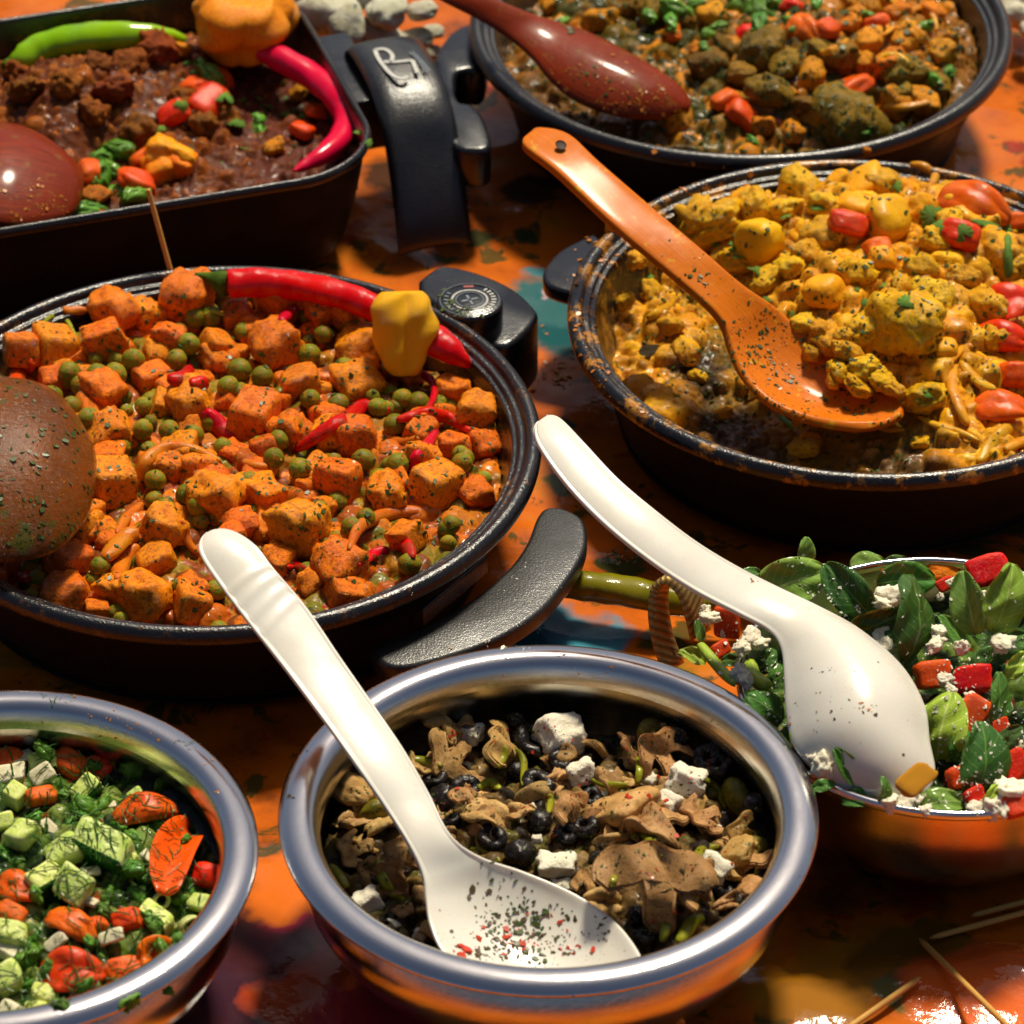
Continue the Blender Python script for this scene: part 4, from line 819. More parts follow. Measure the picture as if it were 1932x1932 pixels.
def lobed(name, mat, lob=4, dep=.18, h=1.2, seed=0, top=.25, tap=.16):
    n, m = 40, 24; V = []
    for j in range(m):
        ph = math.pi * (j + .0) / (m - 1)
        for i in range(n):
            a = 2 * math.pi * i / n; r = math.sin(ph) ** .75 * (1 - dep + dep * abs(math.cos(lob * a / 2 + seed)) ** .6 + .05 * math.sin(2 * a + seed)) * (1 + tap * math.cos(ph)) * (1 + .10 * math.sin(ph * 5 + a * 2) * math.sin(a * 3 + 1) + .05 * math.sin(ph * 9 + a * 3))
            V.append((r * math.cos(a), r * math.sin(a), h * math.cos(ph) - top * math.exp(-(math.sin(ph) / .35) ** 2) * (1 if ph < 1.5 else -.6)))
    F = [[j * n + i, (j + 1) * n + i, (j + 1) * n + (i + 1) % n, j * n + (i + 1) % n] for j in range(m - 1) for i in range(n)]
    me = mesh(name, V, F, mat); return me
def bonnet(label, px, py, z, hw, mat, rot, h, stem_dir=None, lob=4, dep=.2, tap=.16):
    q = P(px, py, z); s = M(hw, q); e = empty('scotch_bonnet_pepper', q); tag(e, label, 'chilli pepper')
    b = link('body', lobed('bonnet_body', mat, lob, dep, h, tap=tap), e); b.scale = (s, s, s); b.rotation_euler = rot
    return e
bonnet('wrinkled yellow scotch bonnet pepper at the back right of the orange curry', 760, 628, .072, 60, MT['bonnet_y'], (R(-30), R(-10), R(-14)), 1.5, lob=3, dep=.42, tap=.26)
bonnet('bright orange scotch bonnet pepper standing at the back of the rectangular pan', 459, 40, .072, 100, MT['bonnet_o'], (R(8), R(6), R(20)), .82, lob=5)
# ---- rectangular pan
pepper('green_chilli', 'shiny bright green chilli lying at the back of the dark chilli', [(34, 112), (44, 110), (85, 92), (150, 76), (220, 68), (285, 66), (330, 70), (352, 76)], [16, 28, 36, 35, 30, 23, 14, 5], .062, MT['greenchili'], [(8, 126), (20, 118), (40, 112)], (9, 11, 17), zs=[.056, .058, .06, .064, .068, .068, .064, .062])
pepper('red_chilli', 'smooth curved bright red chilli near the right side of the rectangular pan', [(486, 92), (500, 96), (540, 116), (590, 146), (634, 182), (655, 222), (645, 258), (612, 290), (575, 312), (554, 323)], [10, 23, 27, 27, 27, 26, 24, 20, 12, 3], .060, MT['redsmooth'], None, zs=[.064, .064, .063, .060, .058, .056, .055, .055, .054, .054])
zt = lambda x, y: (x * .5, y * .5)
for k, x, y, s, ds in [('tom', 765, 320, 70, 'orange red tomato piece'), ('tom', 650, 430, 60, 'red tomato corner'), ('tomo', 780, 390, 75, 'saucy tomato piece'), ('tom', 820, 290, 50, 'tomato piece under herbs'), ('och', 640, 590, 75, 'bright orange chunk'), ('och', 600, 640, 60, 'orange chunk'), ('och', 680, 620, 55, 'bright orange chunk'), ('tom', 540, 590, 50, 'red tomato piece'), ('tom', 520, 680, 60, 'red tomato piece'), ('tomo', 340, 640, 50, 'orange tomato piece'), ('tom', 1140, 490, 45, 'thin red tomato piece'), ('tom', 1200, 420, 45, 'dark red tomato piece'), ('gl', 360, 740, 50, 'golden chunk'), ('gl', 1030, 560, 36, 'yellow green bean'), ('gl', 690, 185, 30, 'yellow bean'), ('gl', 1130, 350, 30, 'orange brown bean')]:
    o = put({'tom': 'tomato_piece', 'tomo': 'tomato_piece', 'och': 'orange_chunk', 'gl': 'bean'}[k], V_(k), D_m, *zt(x, y), s * .52, lift=.35, desc=ds)
for x, y, s in [(590, 190, 80), (430, 340, 70), (760, 470, 60), (680, 380, 50), (480, 250, 60), (370, 250, 60), (250, 320, 60), (100, 340, 60), (350, 420, 60), (520, 500, 70), (830, 440, 60), (60, 270, 50)]:
    put('minced_meat_lump', V_('meat'), D_m, *zt(x, y), s * .5, lift=.15, desc='dark brown lump of minced meat', cat='meat', group='meat lumps in the dark chilli')
upd()
for x, y, s in [(440, 570, 60), (400, 610, 60), (480, 560, 50), (380, 660, 55), (470, 720, 60), (510, 740, 50), (310, 800, 50), (350, 790, 50), (790, 290, 55), (760, 270, 40), (840, 365, 40), (900, 370, 30), (980, 490, 50), (930, 560, 35), (1020, 400, 35), (960, 400, 35), (1090, 420, 30), (1160, 440, 35), (680, 405, 30), (890, 460, 40), (600, 490, 25), (840, 610, 22), (700, 230, 35), (1360, 500, 25), (1380, 540, 25), (990, 370, 30), (400, 560, 40), (430, 640, 45)]:
    put('coriander_leaf', V_('cil' if s < 45 else 'herb'), D_m, *zt(x, y), s * .58, lift='top', rot=(random.uniform(-.6, .9), random.uniform(-.5, .5), random.uniform(0, 6)), desc='green coriander leaf', cat='herb', group='herb leaves on the dark chilli')
# ---- yellow pan
zy = lambda x, y: (966 + x * .5, 290 + y * .5)
for x, y, s in [(1085, 130, 170), (915, 205, 150), (1020, 215, 120), (750, 265, 190), (680, 210, 120), (1180, 310, 150), (1390, 120, 150), (1470, 640, 280), (1590, 560, 150), (1560, 920, 150), (1780, 570, 140), (1830, 360, 150), (660, 745, 110), (600, 650, 80), (1340, 660, 140), (1050, 420, 110), (860, 400, 120), (1300, 450, 120), (1540, 430, 120), (1700, 470, 100), (1640, 250, 110), (1200, 200, 130), (1250, 760, 110), (1400, 900, 110), (1820, 700, 130), (1600, 330, 100), (1120, 380, 100), (960, 470, 90), (470, 400, 90), (520, 520, 80), (430, 560, 80), (800, 980, 60), (1540, 1090, 60), (1100, 1110, 90), (700, 840, 60), (1880, 430, 110), (1470, 500, 100), (1260, 860, 100)]:
    put('cauliflower_piece', V_('ylump'), D_y, *zy(x, y), s * .5 * .52, lift=.2, desc='knobbly yellow cauliflower piece' if s > 115 else 'small yellow cauliflower piece', group='cauliflower pieces in the yellow curry')
for x, y, s in [(935, 330, 190), (1420, 250, 180), (1330, 110, 150), (1400, 400, 100), (1180, 520, 130), (1660, 160, 100), (1850, 240, 90), (1640, 740, 90), (1300, 200, 130)]:
    put('potato_piece', V_('ypot'), D_y, *zy(x, y), s * .5 * .5, lift=.35, desc='smooth yellow potato piece', group='potato pieces in the yellow curry')
for k, x, y, s, ds in [('twedge', 1745, 165, 180, 'large bright red tomato piece'), ('tom', 1690, 300, 130, 'red tomato piece under coriander'), ('tomo', 1270, 262, 120, 'orange tomato piece'), ('tomo', 1385, 355, 90, 'orange carrot coloured piece'), ('tom', 1925, 240, 70, 'red tomato piece at the frame edge'), ('twedge', 1870, 560, 150, 'large orange red tomato piece'), ('twedge', 1850, 680, 150, 'large red tomato piece'), ('twedge', 1860, 940, 140, 'red tomato piece'), ('tomo', 1910, 830, 110, 'orange tomato piece'), ('tomo', 1740, 200, 60, 'orange tomato shred')]:
    put('tomato_piece', V_(k), D_y, *zy(x, y), s * .5 * (.8 if k == 'twedge' else .55), lift=.6, rot=(random.uniform(.3, .8), random.uniform(-.3, .3), random.uniform(-.5, .5)), desc=ds)
upd()
for x, y, s in [(1590, 235, 70), (1620, 280, 50), (1690, 195, 60), (1790, 255, 80), (1850, 280, 60), (1700, 300, 50), (930, 440, 50), (780, 335, 40), (1090, 730, 60), (1110, 765, 50), (1080, 605, 50), (1140, 640, 60), (890, 750, 40), (1215, 900, 40), (970, 545, 35), (1460, 440, 50), (1180, 760, 40), (1160, 200, 36), (1290, 515, 30), (1440, 120, 40), (1280, 740, 40), (1570, 905, 30), (1490, 560, 45), (1000, 900, 30), (1100, 880, 30), (620, 920, 25), (1080, 820, 40), (1340, 560, 30), (860, 385, 36), (840, 350, 30), (1030, 235, 30), (1420, 490, 50), (640, 600, 30), (515, 465, 30)]:
    put('coriander_leaf', V_('cil'), D_y, *zy(x, y), s * .5 * .9, lift='top', rot=(random.uniform(-.4, .7), random.uniform(-.5, .5), random.uniform(0, 6)), desc='green coriander leaf', cat='herb', group='coriander on the yellow curry')
strip('coriander_sprig', MT['cil'], D_y, [zy(1870, 300), zy(1875, 380), zy(1868, 480)], 20, lift=2.0, desc='broad green coriander stem', cat='herb')
strip('green_herb_piece', MT['herb'], D_y, [zy(1010, 985), zy(1040, 1010), zy(1085, 1035)], 15, lift=.6, desc='dark green herb scrap below the wooden spoon', cat='herb')
put('bay_leaf', MS['bay'][0], D_y, *zy(525, 740), 25, lift=.4, rot=(.4, .2, .4), fixed='dark dried leaf in the thin left part of the yellow curry', cat='herb')
upd()
for pts, w, ds in [([(1670, 790), (1660, 860), (1690, 950), (1720, 1030)], 50, 'translucent onion strip'), ([(1640, 780), (1640, 850), (1680, 900)], 40, 'onion strip'), ([(1530, 990), (1600, 1020), (1680, 1050), (1760, 1085)], 34, 'long pale onion strip'), ([(1755, 1165), (1800, 1110), (1860, 1050), (1925, 1020)], 60, 'wide curved onion strip'), ([(1280, 1045), (1350, 1040), (1480, 1042)], 36, 'flat onion strip'), ([(510, 630), (560, 590), (620, 550)], 34, 'onion strip'), ([(1500, 40), (1560, 52), (1600, 90), (1570, 130)], 40, 'glossy onion curl'), ([(1690, 780), (1750, 850), (1820, 890)], 50, 'yellow strip'), ([(1180, 130), (1250, 100), (1310, 70)], 40, 'onion strip'), ([(1040, 250), (1060, 310), (1120, 340)], 36, 'onion strip'), ([(1740, 730), (1700, 730), (1650, 790)], 34, 'onion strip'), ([(510, 135), (560, 160), (610, 200)], 60, 'pale green onion piece over the pan rim'), ([(540, 580), (590, 610), (600, 560)], 24, 'thin onion strip'), ([(1860, 1120), (1900, 1090), (1960, 1075)], 50, 'brown onion strip')]:
    strip('onion_strip', MT['yonion'], D_y, [zy(*p) for p in pts], w * .5, lift=1.0, desc=ds, seed=len(REC))
put('vegetable_scrap', MS['ypot'][1], None, 1159, 424, 17, z=.066, fixed='small pale vegetable scrap stuck on the yellow pan rim', rot=(0, 0, 0))
# ---- far pan
zr = lambda x, y: (966 + x * .5, y * .5)
for k, x, y, s, ds in [('twedge', 1090, 95, 150, 'large red tomato piece'), ('tom', 1190, 105, 90, 'long red tomato piece'), ('tom', 895, 118, 70, 'orange red tomato piece'), ('tom', 1370, 80, 80, 'bright red tomato corner'), ('tom', 1270, 335, 120, 'red tomato piece'), ('tom', 800, 375, 90, 'red tomato piece'), ('tomo', 880, 440, 110, 'orange tomato piece'), ('tom', 1060, 20, 60, 'red tomato piece'), ('tomo', 1330, 300, 50, 'orange tomato piece'), ('tomo', 610, 125, 60, 'orange tomato piece'),
                      ('gl', 1340, 155, 100, 'golden cube'), ('gl', 1130, 285, 90, 'golden cube'), ('gl', 1050, 360, 60, 'golden strip'), ('gl', 1280, 90, 60, 'golden chunk'), ('gl', 140, 20, 50, 'orange chunk'), ('gl', 330, 80, 90, 'golden chunk'), ('gl', 1270, 20, 80, 'golden chunk'), ('gl', 1340, 25, 90, 'golden chunk'), ('gl', 1400, 20, 80, 'golden chunk'), ('gl', 1460, 50, 80, 'golden chunk'), ('gl', 1430, 240, 110, 'golden ring'), ('gl', 1540, 290, 90, 'golden chunk'), ('gl', 1560, 390, 110, 'golden strip'), ('gl', 1450, 390, 90, 'golden chunk'), ('gl', 1330, 240, 70, 'golden chunk'), ('gl', 1620, 200, 80, 'golden chunk'), ('gl', 1660, 150, 60, 'golden chunk'), ('gl', 1500, 150, 100, 'golden chunk'), ('gl', 1590, 60, 90, 'golden chunk'), ('gl', 620, 455, 90, 'golden chunk'), ('gl', 950, 480, 90, 'golden chunk'), ('gl', 1060, 500, 70, 'golden strip'), ('gl', 700, 190, 60, 'golden chunk'), ('gl', 760, 60, 80, 'golden chunk'),
                      ('bl', 1250, 450, 190, 'large brown green lump'), ('bl', 940, 200, 140, 'brown green lump'), ('bl', 1030, 250, 110, 'brown green lump'), ('bl', 860, 280, 110, 'brown green lump'), ('bl', 740, 250, 100, 'brown green lump'), ('bl', 970, 350, 120, 'brown green lump'), ('bl', 1110, 400, 100, 'dark brown lump'), ('bl', 800, 180, 100, 'dark lump'), ('bl', 1480, 280, 110, 'brown green lump'), ('bl', 1450, 350, 80, 'brown green lump'), ('bl', 1600, 320, 100, 'dark green lump'), ('bl', 640, 80, 110, 'dark green lump'), ('bl', 540, 50, 90, 'dark lump'), ('bl', 1240, 220, 100, 'brown lump'), ('bl', 1160, 190, 90, 'brown lump'), ('bl', 440, 40, 90, 'brown lump')]:
    put({'tom': 'tomato_piece', 'tomo': 'tomato_piece', 'twedge': 'tomato_piece'}.get(k, 'vegetable_chunk'), V_(k), D_t, *zr(x, y), s * .5 * .6, lift=.35, desc=ds, group=None)
upd()
for x, y, s in [(940, 50, 110), (930, 100, 80), (1030, 80, 50), (740, 130, 80), (730, 190, 50), (620, 40, 90), (600, 90, 60), (870, 20, 90), (1000, 10, 70), (1150, 10, 60), (690, 20, 60), (520, 60, 50), (1560, 100, 50), (1590, 300, 60), (905, 530, 40), (1650, 270, 50), (780, 100, 50), (1060, 110, 30), (1350, 60, 40), (200, 80, 50), (180, 235, 30), (1340, 505, 30)]:
    put('herb_leaf', V_('herb'), D_t, *zr(x, y), s * .5 * .66, lift='top', rot=(random.uniform(-.5, .8), random.uniform(-.5, .5), random.uniform(0, 6)), desc='green herb leaf', cat='herb', group='herb leaves on the far curry')
upd()
for pts, w in [([(1160, 200), (1210, 190), (1270, 150)], 34), ([(1380, 250), (1410, 215), (1470, 215), (1510, 260)], 34), ([(1400, 400), (1480, 400), (1580, 385)], 40), ([(1490, 50), (1540, 30), (1590, 60), (1600, 120)], 28), ([(1400, 130), (1440, 110), (1500, 115), (1530, 160)], 26), ([(540, 130), (580, 120), (630, 125)], 30)]:
    strip('onion_strip', MT['yonion'], D_t, [zr(*p) for p in pts], w * .5, lift=1.2, desc='golden onion strip', seed=len(REC))
put('curry_crumb', MS['gl'][0], None, 1636, 285, 9, z=.068, fixed='small orange crumb on the far pan rim between the two right pans', rot=(0, 0, 0))
# ---- mushroom bowl
zm = lambda x, y: (483 + x * .575, 1159 + y * .575)
for x, y, s, ry, rz, rx in [(650, 470, 165, .3, 2.4, .5), (800, 440, 190, 1.2, 1.2, .3), (560, 490, 110, .4, 2.6, .2), (1350, 480, 190, .2, .5, .9), (1030, 650, 130, .9, .9, .4), (1310, 885, 310, .15, .05, .85), (1470, 660, 130, .5, 2, .4), (370, 620, 120, .5, .6, .6), (490, 800, 150, .6, 1.3, .6), (1170, 545, 100, .5, 2.6, .4), (1090, 880, 110, .2, .3, .5), (340, 770, 130, .4, 2, .7), (1450, 900, 150, .8, 1.2, .5), (620, 380, 120, .5, .3, .2), (1230, 450, 120, 1.0, 1.3, .2), (400, 850, 120, .3, .9, .5), (1600, 720, 110, .4, 1.4, .8), (700, 620, 120, .6, .2, .5)]:
    put('mushroom_slice', V_('mslice'), D_u, *zm(x, y), s * .5 * .575 * 1.2, lift=.6, rot=(rx, ry, rz), desc='large arched mushroom slice' if s > 250 else 'brown mushroom slice', cat='mushroom', group='mushroom slices in the steel bowl')
for x, y, s in [(770, 660, 170), (1200, 640, 180), (1270, 690, 220), (1330, 560, 110), (1590, 780, 140), (860, 650, 110), (390, 660, 110), (320, 580, 120), (1180, 720, 110), (1320, 390, 110), (1420, 620, 120), (470, 960, 90), (560, 980, 80), (1620, 900, 80), (290, 680, 90), (680, 320, 70)]:
    put('mushroom_piece', V_('mlump' if len(REC) % 3 == 0 else 'msheet'), D_u, *zm(x, y), s * .5 * .575 * 1.05, lift=.5, desc='lumpy mushroom piece' if s > 100 else 'small mushroom piece', cat='mushroom', group='mushroom pieces in the steel bowl')
for k in range(60):
    a = random.random() * 6.28; q = math.sqrt(random.random()) * .085; X_, Y_ = MC[0] + q * math.cos(a), MC[1] + q * math.sin(a)
    kind = random.choice(['mslice', 'msheet', 'msheet']); o = link('mushroom_slice' if kind == 'mslice' else 'mushroom_piece', V_(kind)); s = random.uniform(.006, .012); o.location = (X_, Y_, hz(D_u, X_, Y_) + s * .15); o.scale = (s, s, s); o.rotation_mode = 'ZYX'; o.rotation_euler = (random.uniform(-.6, .9), random.uniform(-.9, .9), random.random() * 6)
    tag(o, 'brown mushroom bit half buried low in the mushroom and olive mix', 'mushroom', 'buried mushroom bits in the steel bowl')
for x, y, s, ds in [(700, 392, 90, 'small square feta cube'), (1000, 400, 150, 'long feta block'), (1066, 520, 100, 'ragged feta cube'), (985, 820, 110, 'upright feta cube'), (1415, 545, 120, 'ragged white feta piece'), (1500, 840, 110, 'feta piece'), (360, 945, 100, 'feta piece at the left rim'), (1500, 705, 48, 'tiny feta cube'), (922, 738, 34, 'tiny feta crumb'), (1350, 625, 90, 'feta piece'), (1290, 545, 70, 'feta piece'), (450, 1015, 40, 'tiny feta crumb'), (540, 1050, 44, 'tiny feta crumb'), (1160, 750, 50, 'small feta flake'), (900, 640, 40, 'tiny feta crumb'), (1000, 890, 60, 'feta corner')]:
    put('feta_cube', V_('feta'), D_u, *zm(x, y), s * .5 * .575 * .9, lift=.75, rot=(random.uniform(-.3, .5), random.uniform(-.4, .4), random.uniform(-.7, .7)), desc=ds, cat='cheese')
for x, y, s in [(905, 420, 150), (925, 560, 130), (870, 790, 120), (775, 735, 110), (690, 570, 110), (610, 610, 120), (1080, 700, 110), (1300, 600, 90), (1390, 385, 130), (590, 545, 90), (1000, 480, 90), (850, 350, 80), (1130, 800, 90), (1020, 720, 100), (930, 680, 100), (1180, 850, 90), (1500, 460, 110), (1250, 990, 90), (1530, 900, 90), (640, 680, 80), (560, 620, 90), (1620, 450, 110), (1100, 600, 80), (860, 520, 90), (1270, 1060, 90), (430, 1000, 60), (1650, 620, 90)]:
    put('black_olive', V_('olive'), D_u, *zm(x, y), s * .5 * .575 * .92, lift=.45, desc='glossy black olive slice', cat='olive', group='black olives in the steel bowl')
for x, y, s in [(1580, 600, 120), (1640, 770, 90), (390, 650, 110), (1490, 580, 80), (1300, 390, 100)]:
    put('green_olive', V_('golive'), D_u, *zm(x, y), s * .5 * .575, lift=.4, desc='herb covered green olive', cat='olive')
upd()
for pts, w in [([(400, 800), (410, 860), (450, 910)], 36), ([(795, 500), (812, 470), (815, 430)], 30), ([(960, 590), (968, 620), (960, 650)], 26), ([(1240, 720), (1280, 735), (1330, 790)], 44), ([(1330, 1080), (1345, 1020), (1380, 960)], 36), ([(1380, 1080), (1430, 1020), (1470, 990)], 50), ([(700, 770), (750, 780), (800, 810)], 30), ([(730, 570), (770, 555), (800, 570)], 34), ([(850, 440), (880, 490), (875, 560)], 26), ([(1430, 820), (1460, 780), (1520, 760)], 34), ([(500, 470), (550, 480), (610, 500)], 34), ([(1100, 540), (1160, 560), (1220, 560)], 26), ([(1250, 560), (1260, 500), (1240, 440)], 26), ([(440, 920), (480, 940), (520, 980)], 26), ([(1170, 900), (1175, 860), (1200, 800)], 26), ([(240, 820), (280, 860), (300, 900)], 34), ([(1540, 640), (1500, 560), (1460, 540)], 26)]:
    strip('green_pepper_strip', MT['lime'], D_u, [zm(*p) for p in pts], w * .575, lift=1.2, desc='thin olive green pepper strip', seed=len(REC))
# ---- chopped salad bowl
zc = lambda x, y: (x * .35, 1256 + y * .35)
for k, x, y, s, ds in [('tom', 380, 520, 170, 'squarish orange red tomato piece'), ('twedge', 540, 520, 150, 'shaded red tomato piece'), ('twedge', 790, 740, 260, 'large wet tomato piece'), ('twedge', 70, 1180, 220, 'large pink orange tomato piece'), ('twedge', 390, 1370, 220, 'orange tomato piece'), ('twedge', 380, 1640, 260, 'large orange tomato piece'), ('tomo', 680, 1650, 190, 'soft orange tomato piece'), ('tom', 50, 390, 130, 'orange piece at the left frame edge'), ('tomo', 220, 700, 130, 'small wet orange piece'), ('tomo', 680, 1370, 130, 'small orange tomato piece'), ('tom', 1120, 1130, 150, 'shaded red tomato piece'), ('tomo', 60, 1330, 130, 'orange tomato piece'), ('tomo', 520, 1390, 90, 'red tomato scrap')]:
    put('tomato_piece', V_(k), D_c, *zc(x, y), s * .5 * .35 * (1.4 if k == 'twedge' else 1.15), lift=.7, rot=(random.uniform(.1, .6), random.uniform(-.3, .3), random.uniform(-.6, .6)), desc=ds)
def wedge(label, d, pts, wpx, mat, lift):
    q = [on(d, x, y, lift) for x, y in pts]; cv = catmull(np.array(q), 6); c = np.array(q[1]); T = np.gradient(cv, axis=0); T /= np.linalg.norm(T, axis=1)[:, None]; G = []
    for i, p_ in enumerate(cv):
        u = i / (len(cv) - 1); w = M(wpx, p_) / 2 * math.sin(math.pi * min(max(u, .06), .94)) ** .4
        s_ = np.cross(T[i], (0, -.5, .85)); s_ /= np.linalg.norm(s_); n_ = np.cross(s_, T[i])
        G.append([p_ + s_ * w * t - n_ * w * .75 * (1 - t * t) - c for t in np.linspace(-1, 1, 11)])
    o = link('tomato_wedge', slab('tomato_wedge', G, .0035, mat, edge=4)); o.location = c; tag(o, label, 'vegetable'); return o
wedge('long curved orange red tomato wedge by the right side of the chopped salad', D_c, [zc(900, 1210), zc(910, 1090), zc(945, 960), zc(1005, 870), zc(1060, 820)], 84, MT['tomato'], .012)
wedge('rounded orange tomato wedge at the lower right of the chopped salad', D_c, [zc(760, 1570), zc(850, 1560), zc(950, 1620), zc(1060, 1690)], 84, MT['tomato_o'], .012)
for k, x, y, s in [('cuc', 465, 670, 130), ('cuc', 80, 700, 130), ('cucp', 120, 915, 150), ('cuc', 560, 980, 240), ('cuc', 400, 1190, 190), ('cuc', 240, 1160, 160), ('cucp', 345, 1010, 180), ('cucp', 60, 1450, 150), ('cucp', 40, 1690, 150), ('cuc', 780, 1745, 150), ('cuc', 840, 1370, 150), ('cucp', 730, 700, 80), ('cucp', 240, 1780, 130), ('cucp', 20, 840, 90), ('cucp', 1080, 1280, 110), ('cuc', 680, 1060, 120), ('cucp', 560, 1850, 130), ('cuc', 240, 520, 130), ('cucp', 420, 1920, 130), ('cucp', 820, 1830, 120), ('cucp', 200, 1870, 120)]:
    put('cucumber_chunk', V_(k), D_c, *zc(x, y), s * .5 * .35 * 1.06, lift=.8, rot=(random.uniform(.1, .7), random.uniform(-.3, .3), random.uniform(-.8, .8)), desc=('large ' if s > 180 else '') + 'cucumber chunk' + (' with dark green skin' if k == 'cuc' else ' of pale flesh'), group='cucumber chunks in the chopped salad')
for k, x, y, s, ds in [(0, 870, 1265, 95, 'pale spring onion piece'), (1, 1035, 1415, 150, 'ribbed pale green celery piece'), (0, 640, 1700, 60, 'small spring onion ring')]:
    put('spring_onion_piece', MS['celery'][k], D_c, *zc(x, y), s * .5 * .35, lift=1.0, rot=(.9, .3, .4), desc=ds)
for x, y, s, ds in [(600, 1460, 120, 'pale pink radish piece'), (50, 590, 150, 'white onion piece'), (230, 590, 130, 'white onion piece'), (120, 480, 110, 'cream onion slice'), (430, 1780, 100, 'yellow green cube'), (60, 1890, 170, 'large white radish block'), (300, 1490, 120, 'clear onion piece'), (60, 1540, 150, 'clear onion piece'), (800, 1030, 80, 'white onion scrap'), (490, 1110, 90, 'pinkish radish piece'), (260, 870, 90, 'white onion piece'), (600, 750, 50, 'tiny white piece'), (480, 1270, 90, 'cream onion piece'), (630, 1900, 90, 'cream onion piece')]:
    put('onion_piece', V_('white'), D_c, *zc(x, y), s * .5 * .35, lift=.8, rot=(random.uniform(.1, .7), random.uniform(-.3, .3), random.uniform(-.8, .8)), desc=ds)
upd()
for x, y, s in [(480, 800, 260), (400, 850, 190), (560, 760, 160), (350, 700, 120), (700, 1100, 180), (620, 1180, 190), (580, 1250, 150), (1000, 1200, 170), (960, 1260, 130), (830, 1390, 170), (150, 1560, 190), (180, 1480, 130), (860, 860, 120), (720, 920, 130), (240, 460, 150), (500, 540, 120), (700, 560, 170), (740, 1240, 140), (120, 1280, 150), (560, 1330, 120), (860, 1500, 130), (560, 1560, 150), (250, 1640, 140), (180, 820, 120), (90, 1060, 120), (950, 1480, 110), (700, 1810, 140), (460, 1720, 120), (140, 1720, 140), (330, 1830, 130), (780, 1150, 130), (640, 870, 110), (1030, 1100, 100), (860, 640, 100), (290, 1310, 100), (200, 1230, 120), (20, 1010, 100), (1000, 950, 90), (480, 1480, 110), (900, 1750, 100)]:
    put('herb_leaf', V_('herb'), D_c, *zc(x, y), s * .5 * .35 * .85, lift='top', rot=(random.uniform(.1, .9), random.uniform(-.6, .6), random.uniform(0, 6)), desc='chopped green herb leaf', cat='herb', group='herb leaves in the chopped salad')
# ---- spinach salad
zs_ = lambda x, y: (1159 + x * .4, 966 + y * .4)
LV = [('leafm', 840, 330, 350, 'large pale green spinach leaf on the rim', .078, (.9, .1, .35)), ('leafd', 1095, 365, 320, 'large dark spinach leaf dotted with feta', .080, (.9, -.2, 2.3)), ('leafd', 650, 300, 130, 'small dark leaf', .070, (.5, .2, .3)), ('leafm', 1200, 240, 170, 'spinach leaf under the back rim', .068, (.6, .1, .2)), ('leafd', 1240, 530, 330, 'folded dark spinach leaf pointing right', .082, (1.15, -.1, .42)), ('leafd', 1440, 500, 400, 'narrow upright spinach leaf', .086, (.9, .9, 1.48)), ('leafd', 1390, 320, 280, 'wide dark green spinach leaf', .074, (.8, .1, .1)), ('leafm', 1670, 430, 300, 'grey green spinach leaf with clear veins', .086, (1.0, -.3, 1.8)), ('leafl', 1850, 410, 330, 'big light green leaf at the right frame edge', .090, (1.0, .2, 1.3)), ('leafl', 1900, 720, 160, 'light green leaf lower at the right frame edge', .080, (.8, .3, .9)), ('leafd', 1820, 880, 250, 'curled dark spinach leaf', .080, (.9, .6, 1.5)), ('leafd', 1860, 1070, 170, 'dark spinach leaf', .074, (.8, -.2, .8)), ('leafd', 1750, 1180, 380, 'tall dark spinach leaf', .078, (.9, .4, 1.5)), ('leafl', 1545, 1010, 340, 'crinkled light green leaf', .074, (.8, -.3, 1.35)), ('leafl', 880, 1060, 210, 'small light green leaf', .078, (.9, -.4, 1.9)), ('leafd', 1100, 1200, 210, 'dark torn spinach leaf', .078, (1.0, .2, 2.2)), ('leafm', 1540, 1368, 230, 'dark leaf with feta on it', .070, (.45, 0, .15)), ('leafd', 720, 920, 210, 'dark spinach leaf', .072, (.7, .3, 2.6)), ('leafl', 1130, 1320, 150, 'curly light green leaf', .067, (.6, .2, .1)), ('leafd', 1275, 1310, 120, 'small dark leaf', .076, (1.1, .7, 1.4)), ('leafd', 570, 695, 130, 'dark green leaf', .068, (.7, .2, .2)), ('leafl', 370, 680, 140, 'light green leaf', .066, (.5, .2, 2.8)), ('leafd', 990, 1290, 110, 'blue green leaf scrap', .072, (.5, 0, .2)), ('leafm', 905, 185, 130, 'small leaf tip standing above the big leaf', .082, (1.2, .2, 1.5)), ('leafd', 1640, 1100, 170, 'dark leaf', .068, (.9, .3, 1.2)), ('leafd', 1600, 560, 200, 'dark leaf in shade', .070, (.6, .2, 2.3)), ('leafd', 1370, 700, 180, 'dark leaf in shade', .066, (.6, .1, 1.2)), ('leafd', 720, 700, 150, 'dark leaf', .068, (.8, .2, .9)), ('leafl', 1680, 1190, 110, 'light green stalk leaf', .068, (.7, .2, 1.0)), ('leafd', 1330, 230, 120, 'dark leaf at the back', .066, (.6, .2, .3)), ('leafl', 1780, 1330, 120, 'pointed light leaf', .074, (.9, .2, 1.0)), ('leafd', 760, 770, 130, 'dark leaf', .068, (.7, .2, 1.3)), ('leafd', 1880, 620, 180, 'dark leaf', .070, (.8, .2, .6)), ('leafd', 400, 560, 110, 'dark leaf', .060, (.7, .2, 1.8)), ('leafd', 1780, 700, 200, 'dark leaf in shade', .064, (.8, .2, .6)), ('leafd', 1160, 1350, 160, 'dark leaf at the front rim', .068, (.5, .2, .1))]
for k, x, y, s, ds, z, rot in LV:
    o = put('salad_leaf' if k == 'leafl' else 'spinach_leaf', V_(k), D_s, *zs_(x, y), s * .5 * .4, z=z, rot=rot, desc=ds, cat='leaf', group='leaves in the spinach salad')
